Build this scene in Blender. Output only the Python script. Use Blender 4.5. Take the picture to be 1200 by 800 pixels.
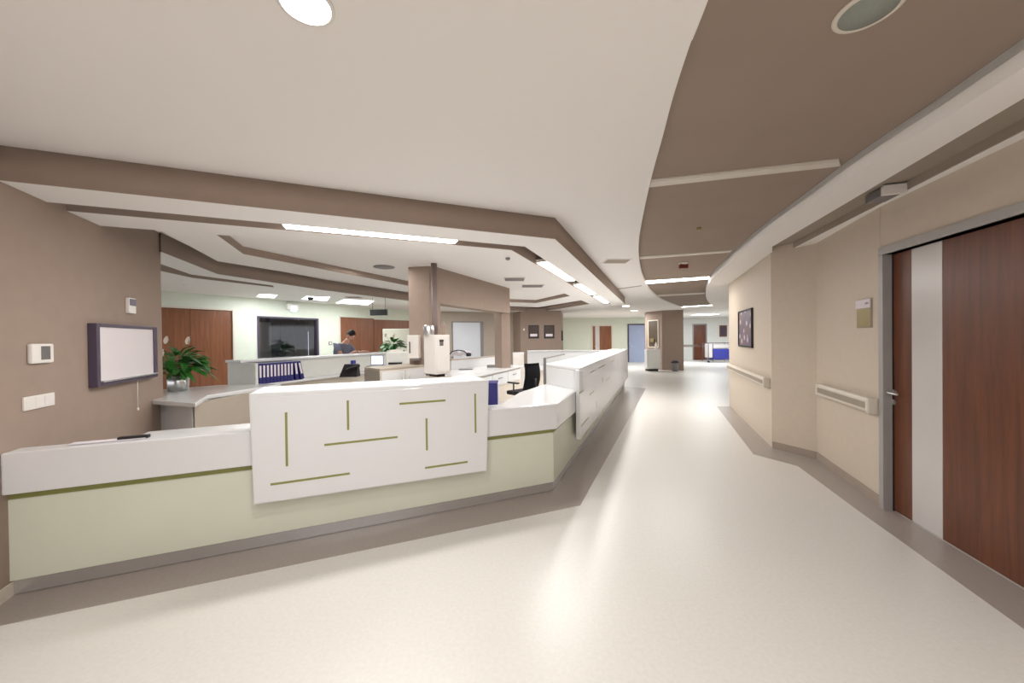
import bpy, bmesh, math, random
from mathutils import Vector, Matrix
random.seed(7)
for o in list(bpy.data.objects): bpy.data.objects.remove(o)
SC = bpy.context.scene; COL = SC.collection

# ---------------------------------------------------------------- camera
FPX, ROLL, PITCH, HC = 430.0, math.radians(.7), math.radians(.47), 1.63
cam_d = bpy.data.cameras.new('camera'); cam = bpy.data.objects.new('camera', cam_d); COL.objects.link(cam)
cam_d.sensor_width = 36; cam_d.lens = FPX/1200*36; cam_d.clip_start = .05; cam_d.clip_end = 200
_R = Vector((1,0,0)); _U = Vector((0,math.sin(PITCH),math.cos(PITCH))); _F = Vector((0,math.cos(PITCH),-math.sin(PITCH)))
_x = _R*math.cos(ROLL)-_U*math.sin(ROLL); _y = _R*math.sin(ROLL)+_U*math.cos(ROLL); _z = -_F
cam.matrix_world = Matrix(((_x.x,_y.x,_z.x,0),(_x.y,_y.y,_z.y,0),(_x.z,_y.z,_z.z,HC),(0,0,0,1)))
SC.camera = cam
# ---------------------------------------------------------------- world, exposure
w = bpy.data.worlds.new('world'); SC.world = w; w.use_nodes = True
w.node_tree.nodes['Background'].inputs[0].default_value = (.95,.96,1,1); w.node_tree.nodes['Background'].inputs[1].default_value = 1.35
SC.view_settings.view_transform = 'Standard'; SC.view_settings.look = 'None'
SC.view_settings.exposure = 0.24; SC.view_settings.gamma = 1; SC.view_settings.use_curve_mapping = False
# ---------------------------------------------------------------- lights (at ceiling fixtures, plus added fill lamps that have none)
def area(x, y, z, sx, sy, power, color=(1,.93,.86), rot=0, shape='RECTANGLE', up=False, spread=math.pi):
    d = bpy.data.lights.new('area_light', 'AREA'); d.shape = shape; d.size = sx; d.size_y = sy
    d.energy = power; d.color = color; d.spread = spread
    o = bpy.data.objects.new('area_light', d); COL.objects.link(o); o.location = (x,y,z)
    o.rotation_euler = (math.pi if up else 0, 0, rot); return o
WARM = (1,.985,.962); COOL = (.9,.96,1)
LP = dict(near=17, slot=34, recess=22, tray=44, back=12, far=150)
for x, y in ((-.9,.3),(.9,.2),(.1,-1.3),(1.3,-1.6)): area(x, y, 2.86, .3, .3, LP['near'], WARM, shape='DISK')  # added lamps out of view above the camera, no fixtures modelled

# ---------------------------------------------------------------- pixel rays (photo 1200x800) to points on real planes
def ray(px, py):
    x = (px-600)/FPX; y = (400-py)/FPX
    X = x*math.cos(ROLL)+y*math.sin(ROLL); Y = -x*math.sin(ROLL)+y*math.cos(ROLL)
    return X, math.cos(PITCH)+math.sin(PITCH)*Y, -math.sin(PITCH)+math.cos(PITCH)*Y
def G(px, py, z):
    d = ray(px, py); t = (z-HC)/d[2]; return (d[0]*t, d[1]*t)
def D(px, py, y):
    d = ray(px, py); t = y/d[1]; return (d[0]*t, y, HC+d[2]*t)
class Fr:
    """vertical plane frame: s along, n toward the viewer's side, z up"""
    def __init__(s, p0, p1, side):
        s.p = Vector(p0[:2]); d = Vector(p1[:2])-s.p; s.len = d.length; s.d = d.normalized()
        s.n = Vector((s.d.y,-s.d.x))*side
        s.ang = math.atan2(s.d.y, s.d.x)
    def at(s, a, n=0, z=None):
        q = s.p+s.d*a+s.n*n
        return (q.x, q.y) if z is None else (q.x, q.y, z)
    def sz(s, px, py, n=0):
        d = ray(px, py); o = s.p+s.n*n
        t = o.dot(s.n)/(d[0]*s.n.x+d[1]*s.n.y); q = Vector((d[0]*t, d[1]*t))-o
        return q.dot(s.d), HC+d[2]*t

# ---------------------------------------------------------------- materials
MATS = {}
def mat(name, col, rough=.5, metal=0, emit=None, estr=0, noise=0, nscale=8, bump=0, bscale=60, spec=.5, coat=0, alpha=1, trans=0):
    if name in MATS: return MATS[name]
    m = bpy.data.materials.new(name); m.use_nodes = True; nt = m.node_tree; b = nt.nodes['Principled BSDF']
    b.inputs['Base Color'].default_value = (*col, 1); b.inputs['Roughness'].default_value = rough; b.inputs['Metallic'].default_value = metal
    b.inputs['Specular IOR Level'].default_value = spec; b.inputs['Coat Weight'].default_value = coat
    b.inputs['Transmission Weight'].default_value = trans; b.inputs['Alpha'].default_value = alpha
    if emit: b.inputs['Emission Color'].default_value = (*emit, 1); b.inputs['Emission Strength'].default_value = estr
    tc = nt.nodes.new('ShaderNodeTexCoord')
    if noise:
        n = nt.nodes.new('ShaderNodeTexNoise'); n.inputs['Scale'].default_value = nscale; n.inputs['Detail'].default_value = 6
        nt.links.new(tc.outputs['Object'], n.inputs['Vector'])
        r = nt.nodes.new('ShaderNodeValToRGB'); r.color_ramp.elements[0].position = .3; r.color_ramp.elements[1].position = .7
        r.color_ramp.elements[0].color = (*[c*(1-noise) for c in col],1); r.color_ramp.elements[1].color = (*[min(1,c*(1+noise)) for c in col],1)
        nt.links.new(n.outputs['Fac'], r.inputs['Fac']); nt.links.new(r.outputs['Color'], b.inputs['Base Color'])
    if bump:
        n2 = nt.nodes.new('ShaderNodeTexNoise'); n2.inputs['Scale'].default_value = bscale; n2.inputs['Detail'].default_value = 3
        nt.links.new(tc.outputs['Object'], n2.inputs['Vector'])
        bp = nt.nodes.new('ShaderNodeBump'); bp.inputs['Strength'].default_value = bump; bp.inputs['Distance'].default_value = .002
        nt.links.new(n2.outputs['Fac'], bp.inputs['Height']); nt.links.new(bp.outputs['Normal'], b.inputs['Normal'])
    MATS[name] = m; return m
def srgb(r, g, b):
    f = lambda c: (c/255/12.92 if c <= 10 else ((c/255+.055)/1.055)**2.4)
    return (f(r), f(g), f(b))
def wood(name, c1, c2, rough=.35, sx=14, sz=.8):
    m = mat(name, c1, rough); nt = m.node_tree; b = nt.nodes['Principled BSDF']
    tc = nt.nodes.new('ShaderNodeTexCoord'); mp = nt.nodes.new('ShaderNodeMapping'); mp.inputs['Scale'].default_value = (sx, sx, sz)
    nt.links.new(tc.outputs['Object'], mp.inputs['Vector'])
    n = nt.nodes.new('ShaderNodeTexNoise'); n.inputs['Scale'].default_value = 1.6; n.inputs['Detail'].default_value = 8; n.inputs['Distortion'].default_value = .6
    nt.links.new(mp.outputs[0], n.inputs['Vector'])
    n3 = nt.nodes.new('ShaderNodeTexNoise'); n3.inputs['Scale'].default_value = 9; n3.inputs['Detail'].default_value = 3
    nt.links.new(mp.outputs[0], n3.inputs['Vector'])
    mx = nt.nodes.new('ShaderNodeMath'); mx.operation = 'MULTIPLY_ADD'; mx.inputs[1].default_value = .3
    nt.links.new(n3.outputs['Fac'], mx.inputs[0]); nt.links.new(n.outputs['Fac'], mx.inputs[2])
    r = nt.nodes.new('ShaderNodeValToRGB'); r.color_ramp.elements[0].position = .4; r.color_ramp.elements[1].position = .95
    r.color_ramp.elements[0].color = (*c1,1); r.color_ramp.elements[1].color = (*c2,1)
    nt.links.new(mx.outputs[0], r.inputs['Fac']); nt.links.new(r.outputs['Color'], b.inputs['Base Color'])
    return m
M_WHITE_CEIL = mat('ceiling_white', srgb(238,234,230), .85, bump=.1)
M_BROWN = mat('taupe_paint', srgb(156,137,124), .8, noise=.03, bump=.15)
M_BROWN_CEIL = mat('taupe_ceiling', srgb(150,133,120), .8, noise=.03, nscale=2)
M_SLOT = mat('shadow_gap_grey', srgb(158,146,132), .8, noise=.02)
M_BEIGE = mat('beige_wall_vinyl', srgb(204,190,174), .6, noise=.02, nscale=14, bump=.3, bscale=120)
M_GREEN = mat('pale_green_wall', srgb(214,218,202), .7, noise=.02)
M_FARW = mat('far_white_wall', srgb(222,222,216), .7, noise=.02)
M_STRIP = mat('grey_floor_border', srgb(158,148,141), .32, noise=.06, nscale=60)
M_SKIRT = mat('skirting_taupe', srgb(160,146,134), .5, noise=.03)
M_SOLID = mat('white_solid_surface', srgb(226,226,227), .25, noise=.005, coat=.2)
M_CREAM = mat('pale_green_laminate', srgb(216,218,200), .35, noise=.02, nscale=3)
M_GREENSTRIP = mat('olive_green_inlay', srgb(142,142,80), .5, noise=.05)
M_STEEL = mat('brushed_steel', srgb(215,214,214), .3, 1, noise=.06, nscale=30)
M_STEELF = mat('grey_door_frame', srgb(168,164,162), .45, .2, noise=.03)
M_WOOD = wood('red_brown_veneer', srgb(84,44,25), srgb(118,66,38))
M_WOODF = wood('warm_veneer', srgb(112,66,42), srgb(146,92,60))
M_FROST = mat('frosted_glass', srgb(205,200,198), .25, noise=.02, nscale=3, spec=.6)
M_BLACK = mat('black_plastic', srgb(28,26,30), .45, noise=.05)
M_MESHB = mat('black_fabric', srgb(24,22,28), .9, noise=.2, nscale=80)
M_PURPLE = mat('aubergine_plastic', srgb(78,66,84), .35, noise=.04)
M_PANELW = mat('whiteboard_white', srgb(226,218,220), .35, noise=.01)
M_PLASW = mat('white_plastic', srgb(232,226,220), .35, noise=.01)
M_LCD = mat('grey_lcd', srgb(112,108,106), .25, noise=.03)
M_BLUE = mat('navy_blue', srgb(38,36,104), .5, noise=.06)
M_BLUE2 = mat('royal_blue', srgb(52,58,150), .6, noise=.1, nscale=12)
M_PAPER = mat('paper_white', srgb(230,222,228), .8, noise=.02)
M_BEIGEF = mat('beige_laminate', srgb(214,204,190), .45, noise=.02)
M_TAUPEP = mat('taupe_laminate', srgb(178,166,152), .5, noise=.03)
M_GREYM = mat('grey_metal', srgb(138,134,136), .4, .5, noise=.04)
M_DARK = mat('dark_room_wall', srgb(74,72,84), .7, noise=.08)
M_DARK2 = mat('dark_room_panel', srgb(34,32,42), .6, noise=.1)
M_BLUEDOOR = mat('blue_grey_door', srgb(158,168,196), .4, noise=.05, nscale=2)
M_LEAF = mat('leaf_green', srgb(48,108,38), .45, noise=.35, nscale=20)
M_PETAL = mat('white_spathe', srgb(238,222,208), .5, noise=.03)
M_SKIN = mat('skin', srgb(196,150,126), .55, noise=.04)
M_HAIR = mat('dark_hair', srgb(30,22,20), .7, noise=.3, nscale=60)
M_SHIRT = mat('grey_tshirt', srgb(112,114,132), .85, noise=.08, nscale=20)
M_TROUS = mat('dark_trousers', srgb(48,50,66), .85, noise=.1)
M_RED = mat('red_plastic', srgb(110,34,28), .4, noise=.05)
M_GLASS = mat('window_glass', (.9,.93,.95), .03, trans=1, spec=.4)
M_LIT = mat('lit_diffuser', (1,1,1), .5, emit=(1,.97,.93), estr=9, noise=.01)
M_LITC = mat('lit_diffuser_cool', (1,1,1), .5, emit=(.93,.97,1), estr=6, noise=.01)
M_DIM = mat('unlit_diffuser', srgb(208,200,190), .4, noise=.02)
M_GLOW = mat('pale_glow', srgb(200,215,240), .3, emit=(.75,.85,1), estr=1.0, noise=.01)
M_SIGN = mat('lit_sign', srgb(200,220,235), .4, emit=(.72,.86,1), estr=.9, noise=.01)
M_OLIVE = mat('brass_plate', srgb(150,134,92), .35, .5, noise=.05)
def floor_mat():
    m = mat('cream_vinyl', srgb(216,208,196), .22, spec=.5); nt = m.node_tree; b = nt.nodes['Principled BSDF']
    tc = nt.nodes.new('ShaderNodeTexCoord')
    a = nt.nodes.new('ShaderNodeTexNoise'); a.inputs['Scale'].default_value = 45; a.inputs['Detail'].default_value = 5
    c = nt.nodes.new('ShaderNodeTexNoise'); c.inputs['Scale'].default_value = 3; c.inputs['Detail'].default_value = 4
    for n in (a, c): nt.links.new(tc.outputs['Object'], n.inputs['Vector'])
    r = nt.nodes.new('ShaderNodeValToRGB'); r.color_ramp.elements[0].position = .3; r.color_ramp.elements[1].position = .7
    r.color_ramp.elements[0].color = (*srgb(210,207,201),1); r.color_ramp.elements[1].color = (*srgb(217,214,208),1)
    nt.links.new(a.outputs['Fac'], r.inputs['Fac']); nt.links.new(r.outputs['Color'], b.inputs['Base Color'])
    r2 = nt.nodes.new('ShaderNodeMapRange'); r2.inputs['To Min'].default_value = .31; r2.inputs['To Max'].default_value = .35
    nt.links.new(c.outputs['Fac'], r2.inputs['Value']); nt.links.new(r2.outputs[0], b.inputs['Roughness'])
    return m
M_FLOOR = floor_mat()
def art_mat():
    m = mat('blossom_print', srgb(110,92,104), .35); nt = m.node_tree; b = nt.nodes['Principled BSDF']
    tc = nt.nodes.new('ShaderNodeTexCoord'); v = nt.nodes.new('ShaderNodeTexVoronoi'); v.inputs['Scale'].default_value = 5
    n = nt.nodes.new('ShaderNodeTexNoise'); n.inputs['Scale'].default_value = 4
    nt.links.new(tc.outputs['Object'], v.inputs['Vector']); nt.links.new(tc.outputs['Object'], n.inputs['Vector'])
    r = nt.nodes.new('ShaderNodeValToRGB'); r.color_ramp.elements[0].position = .18; r.color_ramp.elements[1].position = .3
    r.color_ramp.elements[0].color = (*srgb(222,204,216),1); r.color_ramp.elements[1].color = (0,0,0,1)
    r2 = nt.nodes.new('ShaderNodeValToRGB'); r2.color_ramp.elements[0].position = .35; r2.color_ramp.elements[1].position = .65
    r2.color_ramp.elements[0].color = (*srgb(92,84,118),1); r2.color_ramp.elements[1].color = (*srgb(126,98,96),1)
    mx = nt.nodes.new('ShaderNodeMix'); mx.data_type = 'RGBA'; mx.blend_type = 'SCREEN'; mx.inputs[0].default_value = 1
    nt.links.new(v.outputs['Distance'], r.inputs['Fac']); nt.links.new(n.outputs['Fac'], r2.inputs['Fac'])
    nt.links.new(r2.outputs['Color'], mx.inputs[6]); nt.links.new(r.outputs['Color'], mx.inputs[7]); nt.links.new(mx.outputs[2], b.inputs['Base Color'])
    return m
M_ART = art_mat()

# ---------------------------------------------------------------- mesh helpers
WL = {}
def B(): return bmesh.new()
def prism(bm, pts, z0, z1, bev=0):
    lo = [bm.verts.new((p[0],p[1],z0)) for p in pts]; hi = [bm.verts.new((p[0],p[1],z1)) for p in pts]; n = len(pts)
    fs = [bm.faces.new(lo[::-1]), bm.faces.new(hi)]+[bm.faces.new((lo[i],lo[(i+1)%n],hi[(i+1)%n],hi[i])) for i in range(n)]
    bmesh.ops.recalc_face_normals(bm, faces=fs)
    if bev:
        es = {e for f in fs for e in f.edges}
        bmesh.ops.bevel(bm, geom=list(es), offset=bev, segments=2, profile=.6, affect='EDGES')
    return bm
def hexa(bm, c, bev=0):
    """8 corners: 4 back ring, 4 front ring (same order)"""
    v = [bm.verts.new(p) for p in c]
    fs = [bm.faces.new([v[i] for i in f]) for f in ((0,1,2,3),(4,5,6,7),(0,1,5,4),(1,2,6,5),(2,3,7,6),(3,0,4,7))]
    bmesh.ops.recalc_face_normals(bm, faces=fs)
    if bev: bmesh.ops.bevel(bm, geom=list({e for f in fs for e in f.edges}), offset=bev, segments=2, profile=.6, affect='EDGES')
    return bm
def fbox(bm, F, s0, s1, n0, n1, z0, z1, bev=0):
    return prism(bm, [F.at(s0,n0),F.at(s1,n0),F.at(s1,n1),F.at(s0,n1)], z0, z1, bev)
def lathe(bm, x, y, prof, seg=20):
    rings = []
    for r, z in prof:
        rings.append([bm.verts.new((x+r*math.cos(2*math.pi*k/seg), y+r*math.sin(2*math.pi*k/seg), z)) for k in range(seg)])
    fs = []
    for a, b in zip(rings, rings[1:]):
        for k in range(seg): fs.append(bm.faces.new((a[k],a[(k+1)%seg],b[(k+1)%seg],b[k])))
    fs.append(bm.faces.new(rings[0][::-1])); fs.append(bm.faces.new(rings[-1]))
    for f in fs[:-2]: f.smooth = True
    bmesh.ops.recalc_face_normals(bm, faces=fs); return bm
def tube(bm, path, r, seg=10):
    path = [Vector(p) for p in path]; rings = []
    for i, p in enumerate(path):
        t = (path[min(i+1,len(path)-1)]-path[max(i-1,0)]).normalized()
        a = t.cross(Vector((0,0,1))) if abs(t.z) < .95 else t.cross(Vector((1,0,0))); a.normalize(); b = t.cross(a)
        rings.append([bm.verts.new(p+(a*math.cos(2*math.pi*k/seg)+b*math.sin(2*math.pi*k/seg))*r) for k in range(seg)])
    fs = []
    for A, C in zip(rings, rings[1:]):
        for k in range(seg):
            f = bm.faces.new((A[k],A[(k+1)%seg],C[(k+1)%seg],C[k])); f.smooth = True; fs.append(f)
    fs.append(bm.faces.new(rings[0][::-1])); fs.append(bm.faces.new(rings[-1]))
    bmesh.ops.recalc_face_normals(bm, faces=fs); return bm
def obj(name, bm, m, parent=None, label=None, loc=None):
    if parent is None and loc is None:
        xs = [v.co for v in bm.verts]
        loc = ((min(v.x for v in xs)+max(v.x for v in xs))/2, (min(v.y for v in xs)+max(v.y for v in xs))/2, min(v.z for v in xs))
    base = Vector(WL[parent.name]) if parent is not None else Vector(loc)
    bmesh.ops.translate(bm, verts=bm.verts, vec=-base)
    me = bpy.data.meshes.new(name); bm.to_mesh(me); bm.free(); me.materials.append(m)
    o = bpy.data.objects.new(name, me); COL.objects.link(o)
    if parent is not None: o.parent = parent
    else: o.location = loc
    WL[o.name] = tuple(base)
    if label: o['label'] = label
    return o
def tag(o, label, cat, group=None):
    o['label'] = label; o['category'] = cat
    if group: o['group'] = group
    return o
def thing(name, label, cat, loc, group=None):
    o = bpy.data.objects.new(name, None); COL.objects.link(o); o.location = loc; o.empty_display_size = .1
    WL[o.name] = tuple(loc); return tag(o, label, cat, group)
def struct(name, bm, m, parent=None, label=None):
    o = obj(name, bm, m, parent, label, loc=(0,0,0) if parent is None else None)
    if parent is None: o['kind'] = 'structure'
    return o
def holed(outer, holes, z0, z1):
    cu = bpy.data.curves.new('tmp', 'CURVE'); cu.dimensions = '2D'; cu.fill_mode = 'BOTH'; cu.extrude = (z1-z0)/2
    for ring in [outer]+holes:
        sp = cu.splines.new('POLY'); sp.points.add(len(ring)-1)
        for p, q in zip(sp.points, ring): p.co = (q[0], q[1], 0, 1)
        sp.use_cyclic_u = True
    o = bpy.data.objects.new('tmp', cu); me = bpy.data.meshes.new_from_object(o)
    bm = B(); bm.from_mesh(me); bpy.data.objects.remove(o); bpy.data.curves.remove(cu); bpy.data.meshes.remove(me)
    bmesh.ops.remove_doubles(bm, verts=bm.verts, dist=1e-5)
    bmesh.ops.translate(bm, verts=bm.verts, vec=(0,0,(z0+z1)/2))
    bmesh.ops.recalc_face_normals(bm, faces=bm.faces)
    return bm
def side_mat(o, m):
    o.data.materials.append(m)
    for p in o.data.polygons:
        if abs(p.normal.z) < .5: p.material_index = 1
def wall_open(F, s0, s1, z1, opens, t=.15, z0=0):
    """wall slab behind the face of frame F with rectangular openings (s0,s1,z0,z1)"""
    bm = B(); cur = s0
    for a, b, c, d in sorted(opens):
        if a > cur: fbox(bm, F, cur, a, -t, 0, z0, z1)
        if c > z0+.01: fbox(bm, F, a, b, -t, 0, z0, c)
        if d < z1-.01: fbox(bm, F, a, b, -t, 0, d, z1)
        cur = b
    if cur < s1: fbox(bm, F, cur, s1, -t, 0, z0, z1)
    return bm
def catmull(pts, n=6):
    out = []
    P = [pts[0]]+list(pts)+[pts[-1]]
    for i in range(1, len(P)-2):
        p0, p1, p2, p3 = [Vector(q) for q in P[i-1:i+3]]
        for k in range(n):
            t = k/n
            out.append(tuple(.5*((2*p1)+(p2-p0)*t+(2*p0-5*p1+4*p2-p3)*t*t+(-p0+3*p1-3*p2+p3)*t**3)))
    out.append(tuple(pts[-1])); return out

# ---------------------------------------------------------------- key lines of the plan
ZC, ZS, ZB, ZR = 2.90, 2.675, 2.95, 2.82     # main ceiling, canopy soffit, taupe recess, right-hand soffit
CL, CB, CE = Vector((-3.267,2.368)), Vector((.417,3.9)), Vector((3.65,11.98))   # counter foot line
FL = Fr((-3.267,2.368), (-4.07,4.28), 1)              # left wall, s away from the viewer
F_CL = Fr(CB, CL, -1)                                   # counter left run, s from the corner leftwards
F_CR = Fr(CB, CE, 1)                                  # counter right run
W0, K1, K2, K3 = (3.46,3.443), (3.975,4.79), (3.753,5.311), (5.011,8.469)
F_DW = Fr((3.45,3.41), (3.17,2.315), 1)               # door wall, s toward the viewer
F_R1 = Fr(W0, K1, -1); F_R2 = Fr(K1, K2, -1); F_R3 = Fr(K2, K3, -1)
PD0, PD1 = (-7.0,7.36), (-4.46,11.9)
F_WD = Fr(PD0, PD1, 1)
for F in (F_CL,F_CR,F_DW,F_R1,F_R2,F_R3,FL,F_WD):     # n must point toward the viewer
    if (Vector((0,0))-F.p).dot(F.n) < 0: F.n = -F.n
if F_R3.n.x > 0: F_R3.n = -F_R3.n

# ================================================================ STRUCTURE
struct('floor', prism(B(), [(-16,-3.2),(20,-3.2),(20,34),(-16,34)], -.08, 0), M_FLOOR)
# floor borders
oc = G(680,592,0); ol = G(0,733,0); orr = G(757,455,0)
dl = (Vector(oc)-Vector(ol)).normalized(); olx = Vector(ol)-dl*.9
struct('trim_1', prism(B(), [olx, oc, orr, F_CR.at(F_CR.len+.1,0), F_CR.at(F_CR.len+.1,-.1), F_CR.at(0,-.1), F_CL.at(F_CL.len+.9,-.1)], 0, .002), M_STRIP)
inner = [G(840,476,0),G(883,532,0),G(935,546,0),G(1000,594,0),G(1200,737,0)]
q = Vector(inner[-1])+(Vector(inner[-1])-Vector(inner[-2])).normalized()*2.6
struct('trim_2', prism(B(), inner+[q, F_DW.at(4.3,-.05), F_DW.at(0,-.05), F_R1.at(0,-.05), F_R1.at(F_R1.len,-.05), F_R3.at(0,-.05), F_R3.at(F_R3.len,-.05)], 0, .002), M_STRIP)

# left wall
struct('wall_left', wall_open(FL, -6.2, FL.sz(190,400)[0], ZC, [], .3), M_BROWN)
struct('baseboard_left', fbox(B(), FL, -6.2, 0, 0, .012, 0, .09, .003), M_BEIGEF)
# no wall behind the viewer: left open so world light comes in as fill
# right door wall
dA, dtop = F_DW.sz(1033,592)[0], F_DW.sz(1032,291.8)[1]
DZ = 2.36; dB = dA+1.62
struct('wall_right', wall_open(F_DW, -.03, 6.0, 3.0, [(dA+.055, dB-.055, 0, DZ)], .22), M_BEIGE)
bm = fbox(B(), F_R1, 0, F_R1.len, -.22, 0, 0, 3.0); prism(bm, [F_R1.at(F_R1.len,0),F_R2.at(F_R2.len,0),(5.2,5.6),F_R1.at(F_R1.len,-.5)], 0, 3.0)
struct('wall_right_niche', bm, M_BEIGE)
struct('wall_right_far', wall_open(F_R3, 0, F_R3.len, 3.0, [], .25), M_BEIGE)
bm = fbox(B(), F_R1, 0, F_R1.len, 0, .012, 0, .1, .003); fbox(bm, F_R2, .01, F_R2.len-.01, 0, .012, 0, .1, .003)
struct('baseboard_right', bm, M_SKIRT)
struct('baseboard_door_wall', fbox(B(), F_DW, -.02, dA, 0, .012, 0, .1, .003), M_SKIRT)
# return of the right wall into the far hall
struct('wall_right_return', prism(B(), [F_R3.at(F_R3.len,0), F_R3.at(F_R3.len,-.25), (19,8.0), (19,8.3)], 0, 3.0), M_BEIGE)

# door 1 (near right)
bm = B()
fbox(bm, F_DW, dA, dA+.056, -.22, .02, 0, DZ, .003); fbox(bm, F_DW, dB-.055, dB, -.22, .02, 0, DZ, .003)
fbox(bm, F_DW, dA, dB, -.1, .02, DZ-.0, DZ+.07, .003)
door1 = struct('door_1', bm, M_STEELF)
dn = -.06
g0, g1 = F_DW.sz(1069,450,dn)[0], F_DW.sz(1104.7,450,dn)[0]; e0, e1 = dA+.06, dB-.06
bm = fbox(B(), F_DW, e0, g0, -.11, dn, .008, DZ-.005, .002); fbox(bm, F_DW, g1, e1, -.11, dn, .008, DZ-.005, .002)
leaf = obj('leaf', bm, M_WOOD, door1)
obj('glass_strip', fbox(B(), F_DW, g0+.001, g1-.001, -.1, dn+.002, .008, DZ-.005), M_FROST, door1, 'full-height frosted glass strip')
obj('jamb_seal', fbox(B(), F_DW, e0-.006, e0, -.1, dn+.008, 0, DZ), M_BLACK, door1, 'dark rubber seal')
hs, hz = F_DW.sz(1048,459.5,dn)
bm = B(); p = F_DW.at
lathe_c = F_DW.at(hs, dn)
def ndisc(bm, F, s, z, r, n0, n1, seg=16):
    a = [F.at(s+r*math.cos(2*math.pi*k/seg), n0)+(z+r*math.sin(2*math.pi*k/seg),) for k in range(seg)]
    b = [F.at(s+r*math.cos(2*math.pi*k/seg), n1)+(z+r*math.sin(2*math.pi*k/seg),) for k in range(seg)]
    A = [bm.verts.new(v) for v in a]; C = [bm.verts.new(v) for v in b]
    fs = [bm.faces.new(A), bm.faces.new(C[::-1])]+[bm.faces.new((A[k],A[(k+1)%seg],C[(k+1)%seg],C[k])) for k in range(seg)]
    bmesh.ops.recalc_face_normals(bm, faces=fs); return bm
ndisc(bm, F_DW, hs, hz, .026, dn, dn+.01); tube(bm, [F_DW.at(hs,dn,hz), F_DW.at(hs,dn+.05,hz), F_DW.at(hs+.02,dn+.06,hz), F_DW.at(hs+.13,dn+.06,hz-.004)], .01)
ndisc(bm, F_DW, hs, hz-.09, .024, dn, dn+.01)
obj('handle', bm, M_STEEL, door1, 'steel lever handle with lock rose')

# ---- main ceiling with recess hole
left_c = [(836,-20),(830,0),(816,32),(800,78),(787,120),(776.6,160),(761.7,215),(751.7,262),(748.5,286),(749.3,307),(753.8,325.4),(763,341),(778.7,353),(799.7,360.8)]
right_c = [(1200,45),(1105,112),(1009.7,177),(950,222),(883.7,272.9),(841.7,312),(831,325),(827,338.5),(830,349),(839,357)]
Lp = [G(x,y,ZC) for x,y in left_c]; Rp = [G(x,y,ZB) for x,y in right_c]
d0 = (Vector(Lp[1])-Vector(Lp[3])).normalized(); Lp = [tuple(Vector(Lp[1])+d0*2.2)]+Lp[1:]
d0 = (Vector(Rp[0])-Vector(Rp[1])).normalized(); Rp = [tuple(Vector(Rp[0])+d0*2.6)]+Rp
Lc = catmull(Lp, 5); Rc = catmull(Rp, 5)
hole = Lc+Rc[::-1]
far_edge = Rc[-1]
struct('ceiling', holed([(-16,-3.2),(20,-3.2),(20,34),(-16,34)], [hole], ZC, 3.06), M_WHITE_CEIL)
struct('ceiling_recess', prism(B(), [(-2,-3.2),(8,-3.2),(16,20),(3,20)], ZB, ZB+.03), M_BROWN_CEIL)
# lip lining in white is the ceiling slab itself; right soffit with a shadow gap
s1 = [G(1200,115,ZR), G(905,289,ZR)]; s2 = [G(1200,154,ZR), G(918,297,ZR)]
a = Vector(s1[0])+(Vector(s1[0])-Vector(s1[1])).normalized()*2.6; b = Vector(s2[0])+(Vector(s2[0])-Vector(s2[1])).normalized()*2.6
tipp = G(905,301,ZR)
slot_r = [a, s1[0], s1[1], tipp, s2[1], s2[0], b]
outer_r = Rc+[tuple(Vector(far_edge)+Vector((2.5,-1.2))), (6.6,8.2), (6.2,4.6), (3.5,-3.1)]
o = struct('ceiling_soffit_right', holed(outer_r, [[tuple(p) for p in slot_r]], ZR, 3.02), M_WHITE_CEIL)
bm = B(); prism(bm, [tuple(p) for p in slot_r], ZR+.072, ZR+.079)
struct('ceiling_gap_top', bm, M_SLOT)
# taupe lining on the wall side of the gap
bm = B()
line = [Vector(tipp), Vector(s2[1]), Vector(s2[0]), Vector(b)]
for p0, p1 in zip(line, line[1:]):
    d = (p1-p0).normalized(); n = Vector((d.y,-d.x));
    if n.x > 0: n = -n
    prism(bm, [p0, p1, p1+n*.012, p0+n*.012], ZR+.004, ZR+.072)
struct('trim_3', bm, M_SLOT)

# ---- canopy over the station
CC = Vector(G(650.5,280,ZS)); CLf = Vector(G(0,211.3,ZS)); CRf = Vector(G(732.5,356.3,ZS))
uL = (CLf-CC).normalized(); uR = (CRf-CC).normalized()
nL = Vector((uL.y,-uL.x)); nL = nL if nL.y > 0 else -nL
nR = Vector((uR.y,-uR.x)); nR = nR if nR.x < 0 else -nR
def offc(d):   # corner point offset inward by d
    a, b, c, e = nL.x, nL.y, nR.x, nR.y; r1, r2 = CC.dot(nL)+d, CC.dot(nR)+d
    det = a*e-b*c; return Vector(((r1*e-b*r2)/det, (a*r2-c*r1)/det))
def offL(s, d): return CC+uL*s+nL*d
def offR(s, d): return CC+uR*s+nR*d
canopy_outer = [tuple(CC), tuple(CRf), (1.9,16.2), (-2,21), (-12,20), (-15,8), tuple(CC+uL*8)]
sa, sb = .40, .60
def s_on_L(px, py): return (Vector(G(px,py,ZS))-CC).dot(uL)
def s_on_R(px, py): return (Vector(G(px,py,ZS))-CC).dot(uR)
RLEN = (CRf-CC).length
slot = [tuple(offL(4.05,sa)), tuple(offc(sa)), tuple(offR(RLEN-.35,sa)), tuple(offR(RLEN-.35,sb)), tuple(offc(sb)), tuple(offL(4.3,sb))]
tray = [G(x,y,ZS) for x,y in ((254,275),(285,297.5),(480,335),(598.7,354),(628,355),(668,346.7))]+[tuple(offc(1.03))]
gap = [G(x,y,ZS) for x,y in ((108,266),(116,264.3),(188,270),(255,306),(480,342),(598.7,358.7),(631,360),(681,351.7),(691,356),(632.7,365.3),(598,363.5),(480,352.5),(380,340),(255,321),(189,295),(180,306))]
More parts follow.
